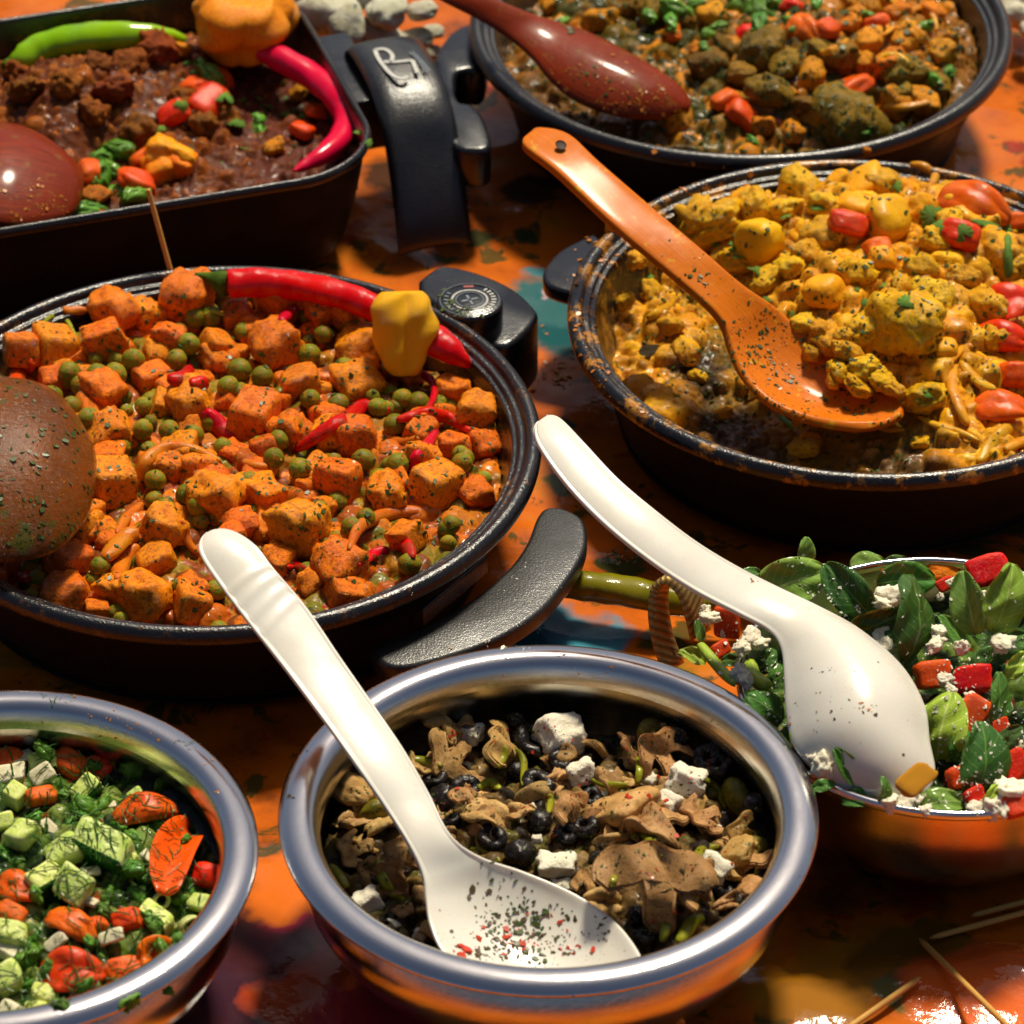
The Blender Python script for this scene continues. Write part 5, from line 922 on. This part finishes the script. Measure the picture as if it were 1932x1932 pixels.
for x, y, s, ds, rot in [(530, 520, 150, 'upright red pepper piece', (1.1, 0, 1.5)), (1500, 770, 150, 'wet orange red pepper piece', (.8, .1, .1)), (1690, 790, 180, 'large wet orange red pepper piece', (.8, .1, .2)), (1680, 960, 170, 'pointed red pepper piece', (.7, .2, 1.0)), (1870, 1210, 170, 'red pepper piece', (.7, 0, .5)), (1640, 1260, 130, 'small red pepper piece', (.7, .2, .1)), (1280, 330, 100, 'orange pepper piece', (.9, .2, 1.3)), (1770, 275, 160, 'red pepper strip at the back rim', (.6, 0, .3)), (1340, 560, 130, 'red pepper piece', (.7, .2, .5)), (1900, 1385, 130, 'red pepper piece at the front rim', (.5, 0, .3)), (1820, 1010, 90, 'red pepper piece', (.7, .2, .5)), (1560, 340, 70, 'orange pepper scrap', (.7, .2, .5)), (500, 650, 90, 'red pepper piece', (.7, .2, .5)), (1700, 1340, 90, 'orange pepper piece', (.7, .2, .5))]:
    put('red_pepper_piece', V_('rp'), D_s, *zs_(x, y), s * .5 * .4, z=.070 if y > 600 else .068, rot=rot, desc=ds)
put('yellow_pepper_piece', chunk('yellow_pepper_piece', MT['orange_ch'], p=6, amp=.15, seed=3, ax=(1.2, .8, .4)), D_s, *zs_(1560, 280), 30, z=.064, rot=(.7, 0, .1), fixed='orange yellow pepper piece at the back rim of the spinach salad')
for x, y, s in [(450, 500, 70), (430, 470, 50), (640, 600, 80), (600, 640, 70), (690, 620, 60), (590, 760, 70), (620, 790, 60), (1290, 400, 110), (1260, 430, 70), (1330, 395, 60), (1525, 570, 70), (1510, 630, 70), (1530, 600, 50), (1640, 640, 60), (1300, 1375, 80), (1400, 1350, 90), (1370, 1380, 60), (1790, 1400, 90), (1880, 1340, 150), (1840, 1400, 80), (1720, 480, 40), (1730, 400, 50), (1560, 790, 60), (1590, 840, 50), (1680, 870, 40), (990, 265, 40), (960, 300, 36), (1060, 405, 40), (1270, 470, 30), (990, 1200, 100), (960, 1150, 90), (1470, 1410, 60), (1700, 1400, 60), (1390, 470, 70), (1290, 620, 110), (1600, 330, 50), (1830, 620, 80), (1540, 400, 30), (1640, 910, 40), (1380, 500, 60)]:
    put('feta_crumb', V_('crumb'), D_s, *zs_(x, y), s * .5 * .4, z=(.069 if y > 1300 else .075) if y > 250 else .070, desc='crumbled white feta lump', cat='cheese', group='feta crumbs in the spinach salad')
strip('green_stalk', MT['lettuce'], D_s, [zs_(400, 620), zs_(450, 680), zs_(510, 750), zs_(570, 815)], 22, z=.072, desc='pale green stalk at the left of the spinach salad', th=.7)
strip('green_pepper_piece', MT['lettuce'], D_s, [zs_(640, 700), zs_(660, 770), zs_(730, 830)], 34, z=.070, desc='light green pepper piece', th=.5)
# ---- chilli on the cloth
pepper('green_chilli', 'olive green chilli lying on the orange cloth behind the small steel bowls', [(1040, 1098), (1065, 1102), (1110, 1106), (1170, 1114), (1240, 1128), (1310, 1138), (1370, 1130), (1410, 1120)], [14, 27, 31, 32, 31, 28, 22, 12], .016, MT['olivechili'], None)
# ---- spoons
def spoon(name, label, st, mat, th, cat='spoon', hole=None, n=6, m=15, edge=3.0, prof=2.0, lip=0.0, ridges=()):
    "st: (Lx, Ly, Rx, Ry, z, cup) edge points in the picture at height z; cup > 0 hollow, < 0 domed"
    A = []
    for lx_, ly_, rx_, ry_, z, cup in st:
        zl, zr_ = (z if not isinstance(z, tuple) else z[0]), (z if not isinstance(z, tuple) else z[1])
        A.append(np.concatenate([P(lx_, ly_, zl), P(rx_, ry_, zr_), [cup]]))
    A = catmull(np.array(A), n); c0 = (A[len(A) // 2, :3] + A[len(A) // 2, 3:6]) / 2; G = []
    mid = (A[:, :3] + A[:, 3:6]) / 2; T = np.gradient(mid, axis=0)
    for i, a in enumerate(A):
        L, R_, cup = a[:3], a[3:6], a[6]; cr = R_ - L; n_ = np.cross(T[i], cr); n_ /= np.linalg.norm(n_) + 1e-9
        if n_[2] < 0: n_ = -n_
        G.append([L + cr * (.5 + .5 * t) - n_ * cup * (1 - abs(t) ** prof) + n_ * (lip * math.exp(-((1 - abs(t)) / .10) ** 2) + .00035 * sum(math.exp(-((i + t * 7 - k_) / 1.7) ** 2) for k_ in ridges) * (abs(t) < .9)) - c0 for t in np.sin(np.linspace(-math.pi / 2, math.pi / 2, m))])
    me = slab(name, G, th, mat, edge=edge); o = link(name, me); o.location = c0; tag(o, label, cat); return o
w1 = [(390, 1008, 412, 1001, .128, -.001), (378, 1024, 442, 1008, .1275, -.002), (377, 1048, 482, 1034, .126, -.0025), (402, 1090, 516, 1076, .122, -.002), (465, 1175, 578, 1150, .113, -.0015), (540, 1270, 642, 1244, .103, -.001), (615, 1370, 704, 1334, .094, -.001), (678, 1458, 762, 1420, .086, -.001), (728, 1530, 808, 1500, .078, -.0012), (772, 1600, 848, 1576, .071, -.0005), (796, 1655, 905, 1618, .064, .002), (803, 1700, 990, 1648, .059, .006), (812, 1752, 1085, 1690, .055, .010), (840, 1806, 1160, 1742, .052, .012), (905, 1850, 1208, 1806, .050, .011), (1000, 1875, 1212, 1850, .049, .006), (1090, 1890, 1180, 1880, .049, .001)]
sp1 = spoon('plastic_spoon', 'white plastic spoon with curved handle standing in the mushroom bowl', w1, MT['plastic'], .0030, m=31, n=24, lip=.0011, ridges=(76, 83, 90, 97))
w2 = [(1016, 797, 1030, 786, .140, -.0005), (1008, 815, 1056, 794, .139, -.0012), (1018, 850, 1100, 838, .137, -.0015), (1070, 922, 1166, 908, .131, -.0015), (1140, 994, 1242, 972, .124, -.0015), (1224, 1062, 1316, 1028, .116, -.0015), (1308, 1118, 1392, 1074, .108, -.0015), (1394, 1163, 1466, 1112, .101, -.002), (1450, 1194, 1545, 1150, .096, -.004), (1474, 1230, 1625, 1196, .092, -.009), (1480, 1290, 1700, 1262, .086, -.015), (1484, 1350, 1742, 1335, .080, -.019), (1500, 1415, 1752, 1402, .074, -.019), (1550, 1468, 1762, 1458, .069, -.014), (1610, 1500, 1748, 1496, .066, -.007), (1660, 1512, 1715, 1510, .065, -.001)]
sp2 = spoon('plastic_spoon', 'white plastic spoon lying face down on the spinach salad', w2, MT['plastic'], .0034, m=31, n=8, lip=.0010)
w3 = [(988, 262, 1008, 243, .118, 0), (990, 282, 1072, 258, .117, 0), (1050, 330, 1130, 310, .112, 0), (1150, 424, 1232, 398, .101, 0), (1240, 500, 1332, 482, .090, 0), (1320, 568, 1400, 540, .079, .0005), (1360, 612, 1452, 574, .071, .002), (1378, 662, 1500, 612, .063, .005), (1402, 712, 1570, 660, .056, .008), (1450, 760, 1635, 706, .051, .009), (1520, 790, 1682, 740, .048, .007), (1600, 804, 1703, 768, .047, .004), (1655, 800, 1700, 786, .047, .001)]
sp3 = spoon('wooden_spoon', 'orange stained wooden spoon with a hole in its handle in the yellow curry', w3, MT['wood_y'], .0055, edge=5, n=8, m=21)
hq = P(1058, 274, .1198); hl = link('hanging_hole', lathe('hanging_hole', [(0, -.0001), (M(8, hq), -.0001), (M(10, hq), .0001), (M(11, hq), .0004)], flat('hole_shadow_wood', C(52, 26, 10), .7), seg=24), sp3); hl.location = Vector(hq) - sp3.location; hl.rotation_euler = (.33, .24, 0)
w4 = [(168, 890, 167, 930, .072, -.002), (150, 825, 155, 985, .073, -.016), (105, 768, 112, 1035, .074, -.027), (40, 740, 45, 1058, .076, -.032), (-50, 738, -50, 1056, .079, -.030), (-140, 780, -140, 1010, .084, -.018), (-220, 850, -220, 940, .090, -.006), (-330, 870, -330, 930, .098, -.003), (-460, 880, -460, 930, .106, -.002)]
sp4 = spoon('wooden_spoon', 'dark oily brown wooden spoon back down in the orange curry at the left edge', w4, MT['wood_b'], .006, prof=2.2)
w5 = [(152, 350, 148, 378, .055, -.002), (122, 298, 128, 408, .058, -.009), (60, 254, 70, 424, .062, -.014), (0, 236, 0, 424, .066, -.015), (-70, 236, -70, 400, .070, -.010), (-140, 260, -140, 340, .075, -.004), (-260, 260, -260, 310, .085, -.002)]
sp5 = spoon('wooden_spoon', 'dark red wooden spoon resting face down at the left of the rectangular pan', w5, MT['wood_r'], .005)
w6 = [(740, -60, 830, -68, .106, -.001), (815, -8, 905, -14, .098, -.0015), (900, 36, 985, 22, .088, -.002), (958, 72, 1040, 42, .080, -.003), (1004, 112, 1100, 62, .073, -.006), (1040, 156, 1165, 94, .067, -.010), (1090, 194, 1232, 132, .061, -.012), (1160, 219, 1280, 166, .057, -.010), (1225, 226, 1300, 194, .054, -.005), (1262, 222, 1298, 210, .053, -.001)]
sp6 = spoon('wooden_spoon', 'red brown wooden spoon lying across the far curry', w6, MT['wood_r'], .005)
# curry heaped on the wooden spoon
for x, y, s, z in [(1100, 640, 90, .063), (1190, 700, 110, .062), (1270, 760, 110, .060), (1330, 810, 100, .058), (1230, 820, 90, .056), (1130, 750, 80, .056), (1390, 850, 90, .056), (1310, 880, 80, .053), (1440, 890, 70, .054), (1160, 660, 70, .066), (1250, 690, 80, .066), (1210, 860, 50, .053)]:
    put('cauliflower_piece', V_('ylump'), D_y, *zy(x, y), s * .5 * .52, z=z, desc='yellow curry lump heaped on the wooden spoon', fam='spoon_lump', group='curry lumps on the wooden spoon')
# ---- toothpicks
def pick(label, a, b, za, zb, sharp_b=False):
    A_, B_ = np.array(P(*a, za)), np.array(P(*b, zb)); L = np.linalg.norm(B_ - A_); r = .0013
    ts = [0, .01, .02, .08, .5, .92, .98, .99, 1]; rs = [.0002, .0003, .0005, r, r, r * (1 if not sharp_b else 1), r * .98, r * .9, r * .5]
    o = link('toothpick', tube('toothpick', [(B_ - A_) * t for t in ts], rs, MT['pick'], seg=10, sub=2)); o.location = A_; tag(o, label, 'toothpick')
pick('toothpick standing in an orange piece at the back of the orange pan', (334, 556), (279, 356), .052, .104)
pick('toothpick at the lower right pointing up left out of the shade', (1733, 1770), (1925, 1960), .0025, .016)
pick('lower of the two toothpicks in the shade at the right edge', (1754, 1770), (1990, 1706), .002, .004)
pick('upper of the two toothpicks in the shade at the right edge', (1832, 1728), (2000, 1684), .002, .004)
pick('toothpick on the bright glare at the bottom right edge', (1738, 1843), (1560, 1968), .0035, .004)
put('sweet_potato_cube', MS['scube'][1], D_o, 352, 567, 44, lift=.25, fixed='reddish sauce covered piece holding the standing toothpick', group='sweet potato pieces in the orange curry')
# ---- pale stones / far items
MT['stone'] = food('pale_mottled_stone', C(176, 170, 140), C(206, 204, 186), sc=1.3, rough=.6, bump=.001, bsc=3, sss=0, coat=0, c3=C(196, 150, 104), speck=C(90, 110, 104), sth=.6, ssc=1.8, amt=.15)
ST = variants(3, lambda i: chunk('pale_stone', MT['stone'], p=2.4, amp=.15, freq=1.2, seed=i + 300, ax=(1.15, .85, .75)))
for i, (x, y, s, z) in enumerate([(600, 20, 90, .05), (690, 70, 95, .035), (780, 75, 70, .03), (650, 40, 70, .05), (730, 20, 70, .055), (795, 20, 60, .045), (580, 60, 60, .03), (700, -20, 80, .06), (815, 60, 40, .03), (620, -30, 80, .06), (810, 100, 36, .02)]):
    put('pale_stone', ST[i % 3], None, x, y, s * .55, z=z, rot=(random.uniform(-.4, .4), random.uniform(-.4, .4), random.uniform(0, 3)), desc='pale mottled rounded stone in the blurred pile', cat='stone', group='pale stones piled behind the rectangular pan')
for i, (x, y, s) in enumerate([(1920, 30, 50), (1905, 5, 40), (1945, 60, 40), (1950, 0, 60)]):
    put('pale_stone', ST[i % 3], None, x, y, s * .6, z=.02, rot=(0, .2, i), desc='cream coloured lump in the top right corner', cat='stone', group='cream lumps in the top right corner')
q = P(60, 8, .02)
tray = link('serving_board', poly_slab('serving_board', [(-.20, -.02), (.10, .075), (.06, .22), (-.24, .14)], 0, .018, flat('beige_board', C(150, 140, 116), .5), .004)); tray.location = (q[0], q[1] + .035, .001); tag(tray, 'beige board edge in the top left corner behind the rectangular pan', 'board')
# ------------------------------------------------------------------ loose scatter, found by dropping rays on what is built
upd()
def scatter(name, label, cat, jobs, mat, shape='flake', par=None, only=None, seed=0):
    """jobs: (x, y, spread_x, spread_y, count, size_px)"""
    rs = random.Random(seed); V, F = [], []
    for (x, y, sx, sy, cnt, sz) in jobs:
        last = None
        for _ in range(cnt):
            if shape == 'flake' and cnt > 24 and last and rs.random() < .55: fx, fy = last[0] + rs.gauss(0, sz * 1.3), last[1] + rs.gauss(0, sz)
            else: a = rs.random() * 6.28; q = math.sqrt(rs.random()); fx, fy = x + sx * q * math.cos(a), y + sy * q * math.sin(a)
            last = (fx, fy); loc, nor, ob = hit_px(fx, fy)
            if loc is None or (only and not only(ob, loc)): continue
            if nor.dot(Vector(FWD)) > 0: nor = -nor
            if nor.z < .02: continue
            s = M(sz * (.35 + 1.1 * rs.random() ** 2.2), loc) * .5; t = nor.orthogonal().normalized(); t.rotate(Matrix.Rotation(rs.random() * 6.28, 3, nor)); b = nor.cross(t)
            o = len(V); h = s * .35
            if shape == 'flake':
                k = 5; rr = [rs.uniform(.6, 1.1) * s for _ in range(k)]; el = rs.uniform(.25, .9); tl = rs.uniform(-.4, .4)
                for lev in (0, 1):
                    for i in range(k):
                        an = 2 * math.pi * i / k; p_ = loc + t * rr[i] * math.cos(an) + b * rr[i] * el * math.sin(an) + nor * (h * (lev * 1.2 - .3) + tl * rr[i] * math.cos(an)); V.append(p_[:])
                F.append([o + k + i for i in range(k)]); F.append([o + i for i in range(k)][::-1])
                for i in range(k): F.append([o + i, o + (i + 1) % k, o + k + (i + 1) % k, o + k + i])
            else:                                    # bent thread
                L = s * 2.2; w = L * .042; cv = rs.uniform(-.5, .5); pts = []
                for i in range(5):
                    u = i / 4 - .5; pts.append(loc + t * L * u + b * L * cv * (u * u - .1) + nor * (w * 1.2 + L * .10 * abs(math.sin(i * 1.7 + cv * 9))))
                for p_ in pts:
                    for (du, dn) in ((-w, 0), (0, w), (w, 0)): V.append((p_ + b * du + nor * dn)[:])
                for i in range(4):
                    for j in range(3): F.append([o + i * 3 + j, o + i * 3 + (j + 1) % 3, o + (i + 1) * 3 + (j + 1) % 3, o + (i + 1) * 3 + j])
    if not V: return
    ob = link(name, mesh(name, V, F, MT[mat], smooth=False)); tag(ob, label, cat, kind='stuff'); return ob
isobj = lambda *os_: (lambda ob, loc: ob.name in [q.name for q in os_])
isfood = lambda ob, loc: ob.name.split('.')[0] not in ('rim', 'body', 'inside', 'plastic_spoon', 'tablecloth', 'handle')
S1 = isobj(sp1); S2 = isobj(sp2)
scatter('red_flakes_on_spoon', 'red chilli flakes lying in the white spoon of the mushroom bowl', 'spice', [(990, 1760, 110, 45, 34, 13), (880, 1795, 30, 12, 9, 20), (980, 1770, 50, 24, 16, 17), (1050, 1800, 80, 20, 8, 8), (830, 1712, 8, 8, 1, 12)], 'flake_r', only=S1, seed=1)
scatter('herb_flakes_on_spoon', 'dried herb flakes and sumac lying in the white spoon of the mushroom bowl', 'spice', [(1000, 1760, 150, 55, 130, 9), (930, 1800, 50, 14, 60, 11), (980, 1750, 60, 34, 50, 12), (1060, 1790, 100, 30, 24, 5), (905, 1690, 22, 26, 10, 14), (960, 1690, 60, 20, 12, 9), (1130, 1790, 60, 20, 16, 4)], 'flake_d', only=S1, seed=2)
scatter('green_flakes_on_spoon', 'green herb bits lying in the white spoon of the mushroom bowl', 'spice', [(990, 1775, 80, 34, 80, 13), (970, 1730, 70, 34, 40, 12), (910, 1740, 14, 14, 3, 14)], 'flake_g', only=S1, seed=3)
scatter('flakes_on_salad_spoon', 'tiny dark herb specks on the back of the white salad spoon', 'spice', [(1620, 1360, 130, 130, 30, 3.6), (1610, 1350, 50, 40, 8, 9), (1560, 1290, 70, 70, 16, 5), (1700, 1420, 10, 10, 1, 12)], 'flake_d', only=S2, seed=4)
scatter('yellow_bits_on_salad_spoon', 'yellowish cheese specks on the back of the white salad spoon', 'spice', [(1620, 1380, 130, 120, 14, 4), (1632, 1332, 16, 8, 9, 7), (1520, 1345, 40, 30, 4, 6), (1420, 1100, 12, 10, 4, 10), (1495, 1370, 10, 60, 8, 5)], 'flake_o', only=S2, seed=5)
put('yellow_pepper_piece', chunk('yellow_pepper_piece', MT['yonion'], p=5, amp=.15, seed=8, ax=(1.2, .8, .25)), D_s, 1728, 1472, 26, z=.084, rot=(.5, .1, .9), fixed='pale yellow pepper piece stuck to the tip of the white salad spoon')
scatter('sumac_sprinkle', 'dark red sumac and pepper grains over the mushrooms and feta', 'spice', [(1040, 1560, 420, 230, 1500, 5)], 'sumac', only=lambda ob, l: ob.name.split('.')[0] in ('feta_cube', 'mushroom_slice', 'mushroom_piece', 'green_olive', 'mushroom_salad_base', 'green_pepper_strip') and random.random() < .6, seed=6)
scatter('red_flake_sprinkle', 'red chilli flakes scattered over the mushroom salad', 'spice', [(1040, 1560, 400, 220, 190, 8), (1200, 1540, 80, 50, 26, 10)], 'flake_r', only=isfood, seed=7)
scatter('herb_sprinkle_mushrooms', 'dried green herbs scattered over the mushroom salad', 'spice', [(1040, 1560, 420, 230, 900, 7)], 'flake_g', only=isfood, seed=8)
scatter('herb_sprinkle_orange', 'chopped green herbs scattered over the orange curry', 'herb', [(440, 840, 500, 300, 1300, 11), (780, 1000, 120, 100, 60, 12), (1540 * .55, 600, 50, 40, 130, 10)], 'flake_g', only=lambda ob, l: isfood(ob, l) and ob.name.split('.')[0] != 'toothpick' and l.x < .03, seed=9)
scatter('sauce_bits_orange', 'orange sauce grains clinging to the curry pieces', 'sauce', [(440, 840, 500, 300, 1400, 6)], 'flake_o', only=lambda ob, l: isfood(ob, l) and l.x < .03 and ob.name.split('.')[0] in ('sweet_potato_cube', 'pea', 'orange_curry'), seed=10)
scatter('herb_sprinkle_yellow', 'dark green herb bits through the yellow curry', 'herb', [(1620, 600, 420, 290, 1500, 10), (1540, 700, 120, 80, 60, 9)], 'flake_g', only=lambda ob, l: ob.name.split('.')[0] in ('yellow_curry', 'cauliflower_piece', 'potato_piece', 'onion_strip', 'wooden_spoon'), seed=11)
scatter('curry_smears_on_spoon', 'dried curry grains and herb bits stuck on the orange wooden spoon', 'sauce', [(1440, 640, 60, 60, 130, 7), (1500, 740, 110, 60, 160, 8), (1390, 690, 25, 70, 60, 6), (1250, 470, 120, 60, 20, 4)], 'flake_o', only=isobj(sp3), seed=31)
scatter('herbs_on_wooden_spoon', 'green herb bits stuck on the orange wooden spoon', 'herb', [(1460, 680, 70, 80, 40, 7), (1413, 662, 10, 14, 3, 14)], 'flake_g', only=isobj(sp3), seed=32)
scatter('sauce_on_brown_spoon', 'green herb sauce bits stuck on the oily brown spoon', 'sauce', [(90, 825, 16, 40, 26, 12), (60, 990, 80, 50, 40, 9)], 'flake_g', only=isobj(sp4), seed=33)
scatter('sauce_grains_on_brown_spoon', 'orange sauce grains on the oily brown spoon', 'sauce', [(60, 930, 100, 110, 90, 4)], 'flake_o', only=isobj(sp4), seed=34)
scatter('sauce_on_red_spoons', 'greenish sauce specks on the two red brown spoons', 'sauce', [(1140, 160, 150, 60, 150, 7), (1200, 210, 80, 30, 80, 8), (60, 390, 90, 40, 60, 8), (70, 345, 12, 16, 6, 14)], 'flake_o', only=isobj(sp5, sp6), seed=35)
scatter('herbs_on_red_spoon', 'herb bits on the far red spoon', 'herb', [(1090, 50, 30, 14, 16, 12), (1140, 170, 130, 50, 40, 8)], 'flake_g', only=isobj(sp6), seed=36)
scatter('dill_sprigs', 'fine dark green dill threads over the chopped salad', 'herb', [(170, 1650, 330, 330, 1500, 25), (130, 1900, 200, 80, 260, 28), (200, 1560, 150, 150, 260, 24)], 'dill', shape='thread', only=lambda ob, l: isfood(ob, l), seed=12)
scatter('feta_sprinkle', 'tiny white feta grains over the spinach salad', 'cheese', [(1660, 1280, 330, 250, 700, 7), (1450, 1240, 120, 80, 130, 9), (1800, 1400, 140, 120, 170, 9), (1560, 1150, 80, 60, 50, 6)], 'crumb', only=lambda ob, l: ob.name.split('.')[0] in ('spinach_leaf', 'salad_leaf', 'red_pepper_piece', 'spinach_salad_base', 'green_stalk') and l.x > .05, seed=13)
scatter('herbs_on_far_curry', 'chopped herbs over the far curry', 'herb', [(1400, 120, 470, 170, 1100, 12)], 'flake_g', only=lambda ob, l: ob.name.split('.')[0] in ('green_brown_curry', 'vegetable_chunk'), seed=14)
scatter('herbs_on_dark_chilli', 'chopped herbs over the dark chilli', 'herb', [(480, 210, 180, 110, 130, 9)], 'flake_g', only=lambda ob, l: ob.name.split('.')[0] in ('dark_chilli', 'tomato_piece', 'orange_chunk'), seed=15)
isrim = lambda ob, l: ob.name.split('.')[0] in ('rim', 'inside', 'handle')
scatter('rim_crumbs', 'dark crumbs and orange grains stuck on the steel bowl rims', 'crumb', [(545, 1503, 8, 6, 8, 9), (1035, 1230, 300, 20, 16, 6), (1070, 1845, 40, 10, 14, 7), (1035, 1540, 530, 350, 60, 5), (1130, 1880, 60, 10, 8, 9)], 'flake_d', only=isrim, seed=16)
scatter('orange_rim_grains', 'orange grains on the handles and bowl rims', 'crumb', [(1035, 1240, 400, 40, 26, 7), (250, 1330, 260, 80, 120, 6), (440, 1450, 60, 120, 40, 5)], 'flake_o', only=isrim, seed=17)
scatter('curry_specks_on_rim', 'dried yellow curry specks on the rim of the yellow pan', 'crumb', [(1110, 600, 60, 160, 90, 11), (1150, 430, 60, 60, 40, 12), (1300, 340, 160, 40, 60, 11), (1180, 720, 90, 70, 50, 9)], 'flake_o', only=isrim, seed=18)
scatter('handle_crumbs', 'pale crumbs scattered on the flat black handle', 'crumb', [(950, 1130, 180, 130, 90, 5), (960, 1222, 12, 6, 3, 14)], 'crumb', only=isrim, seed=19)
scatter('cloth_crumbs', 'spilled yellow curry crumbs on the orange cloth between the pans', 'crumb', [(1035, 695, 35, 22, 50, 14), (1060, 720, 22, 14, 20, 14), (1170, 1050, 26, 12, 16, 12), (1010, 640, 40, 30, 10, 9)], 'flake_o', only=lambda ob, l: ob.name == 'tablecloth', seed=20)
scatter('cloth_herbs', 'green herb scraps spilled on the orange cloth', 'herb', [(1180, 1050, 40, 16, 16, 16), (1100, 960, 60, 60, 8, 10), (900, 440, 80, 50, 16, 12)], 'flake_g', only=lambda ob, l: ob.name == 'tablecloth', seed=21)
scatter('salad_rim_bits', 'green herb bits and cheese grains on the rim of the chopped salad bowl', 'herb', [(110, 1316, 40, 14, 16, 14), (350, 1405, 20, 12, 8, 14)], 'dill', shape='thread', only=isrim, seed=22)
# ------------------------------------------------------------------ a label of its own for each placed piece
MARK = {id(D_o): [('the brown wooden spoon', 60, 900), ('the yellow scotch bonnet', 762, 628), ('the standing toothpick', 334, 560), ('the white spoon tip', 400, 1010), ('the crescent handle', 960, 1040), ('the green chilli stem', 420, 530)],
        id(D_y): [('the wooden spoon bowl', 1520, 720), ('the big red tomato', 1860, 600), ('the spoon handle', 1240, 460), ('the back right tomato', 1840, 372), ('the dark dried leaf', 1228, 660)],
        id(D_t): [('the red spoon', 1130, 130), ('the large tomato', 1510, 45), ('the lower tomato', 1600, 165), ('the far right rim', 1860, 100)],
        id(D_m): [('the green chilli', 170, 75), ('the curved red chilli', 620, 190), ('the red spoon', 60, 330), ('the orange scotch bonnet', 459, 42), ('the toothpick tip', 279, 356)],
        id(D_u): [('the spoon neck', 830, 1600), ('the arched mushroom', 1236, 1668), ('the back wall of the bowl', 1040, 1370), ('the right rim', 1450, 1530), ('the left rim', 640, 1600), ('the spoon bowl', 1000, 1740)],
        id(D_c): [('the long tomato wedge', 350, 1600), ('the big cucumber chunk', 196, 1599), ('the left frame edge', 0, 1550), ('the bottom frame edge', 130, 1930), ('the back of the bowl', 130, 1400), ('the rounded tomato wedge', 320, 1820)],
        id(D_s): [('the white spoon', 1620, 1340), ('the brass ring', 1280, 1160), ('the spoon neck', 1495, 1120), ('the right frame edge', 1920, 1200), ('the front rim', 1720, 1540), ('the wet orange pepper', 1835, 1282)]}
MARK[id(None)] = [('the bent black handle', 740, 120), ('the orange scotch bonnet', 459, 42)]
ORD = ['', 'second ', 'third ', 'fourth ', 'fifth ', 'sixth ', 'seventh ', 'eighth ', 'ninth ', 'tenth ', 'eleventh ', 'twelfth ']
grp = {}
for o, px, py, desc, fam, d in REC:
    mk = MARK.get(id(d)); nm, mx, my = min(mk, key=lambda t: math.hypot(t[1] - px, (t[2] - py) * 1.3))
    dx, dy = px - mx, (py - my) * 1.3
    rel = ('right of' if dx > 0 else 'left of') if abs(dx) > abs(dy) else ('in front of' if dy > 0 else 'behind')
    grp.setdefault((desc, rel, nm), []).append((math.hypot(dx, dy), o))
for (desc, rel, nm), L in grp.items():
    L.sort(key=lambda t: t[0])
    for i, (_, o) in enumerate(L):
        if len(L) == 1: o['label'] = f'{desc} {rel} {nm}'
        else: o['label'] = f'{desc} {rel} {nm}, {ORD[min(i, 11)]}nearest'
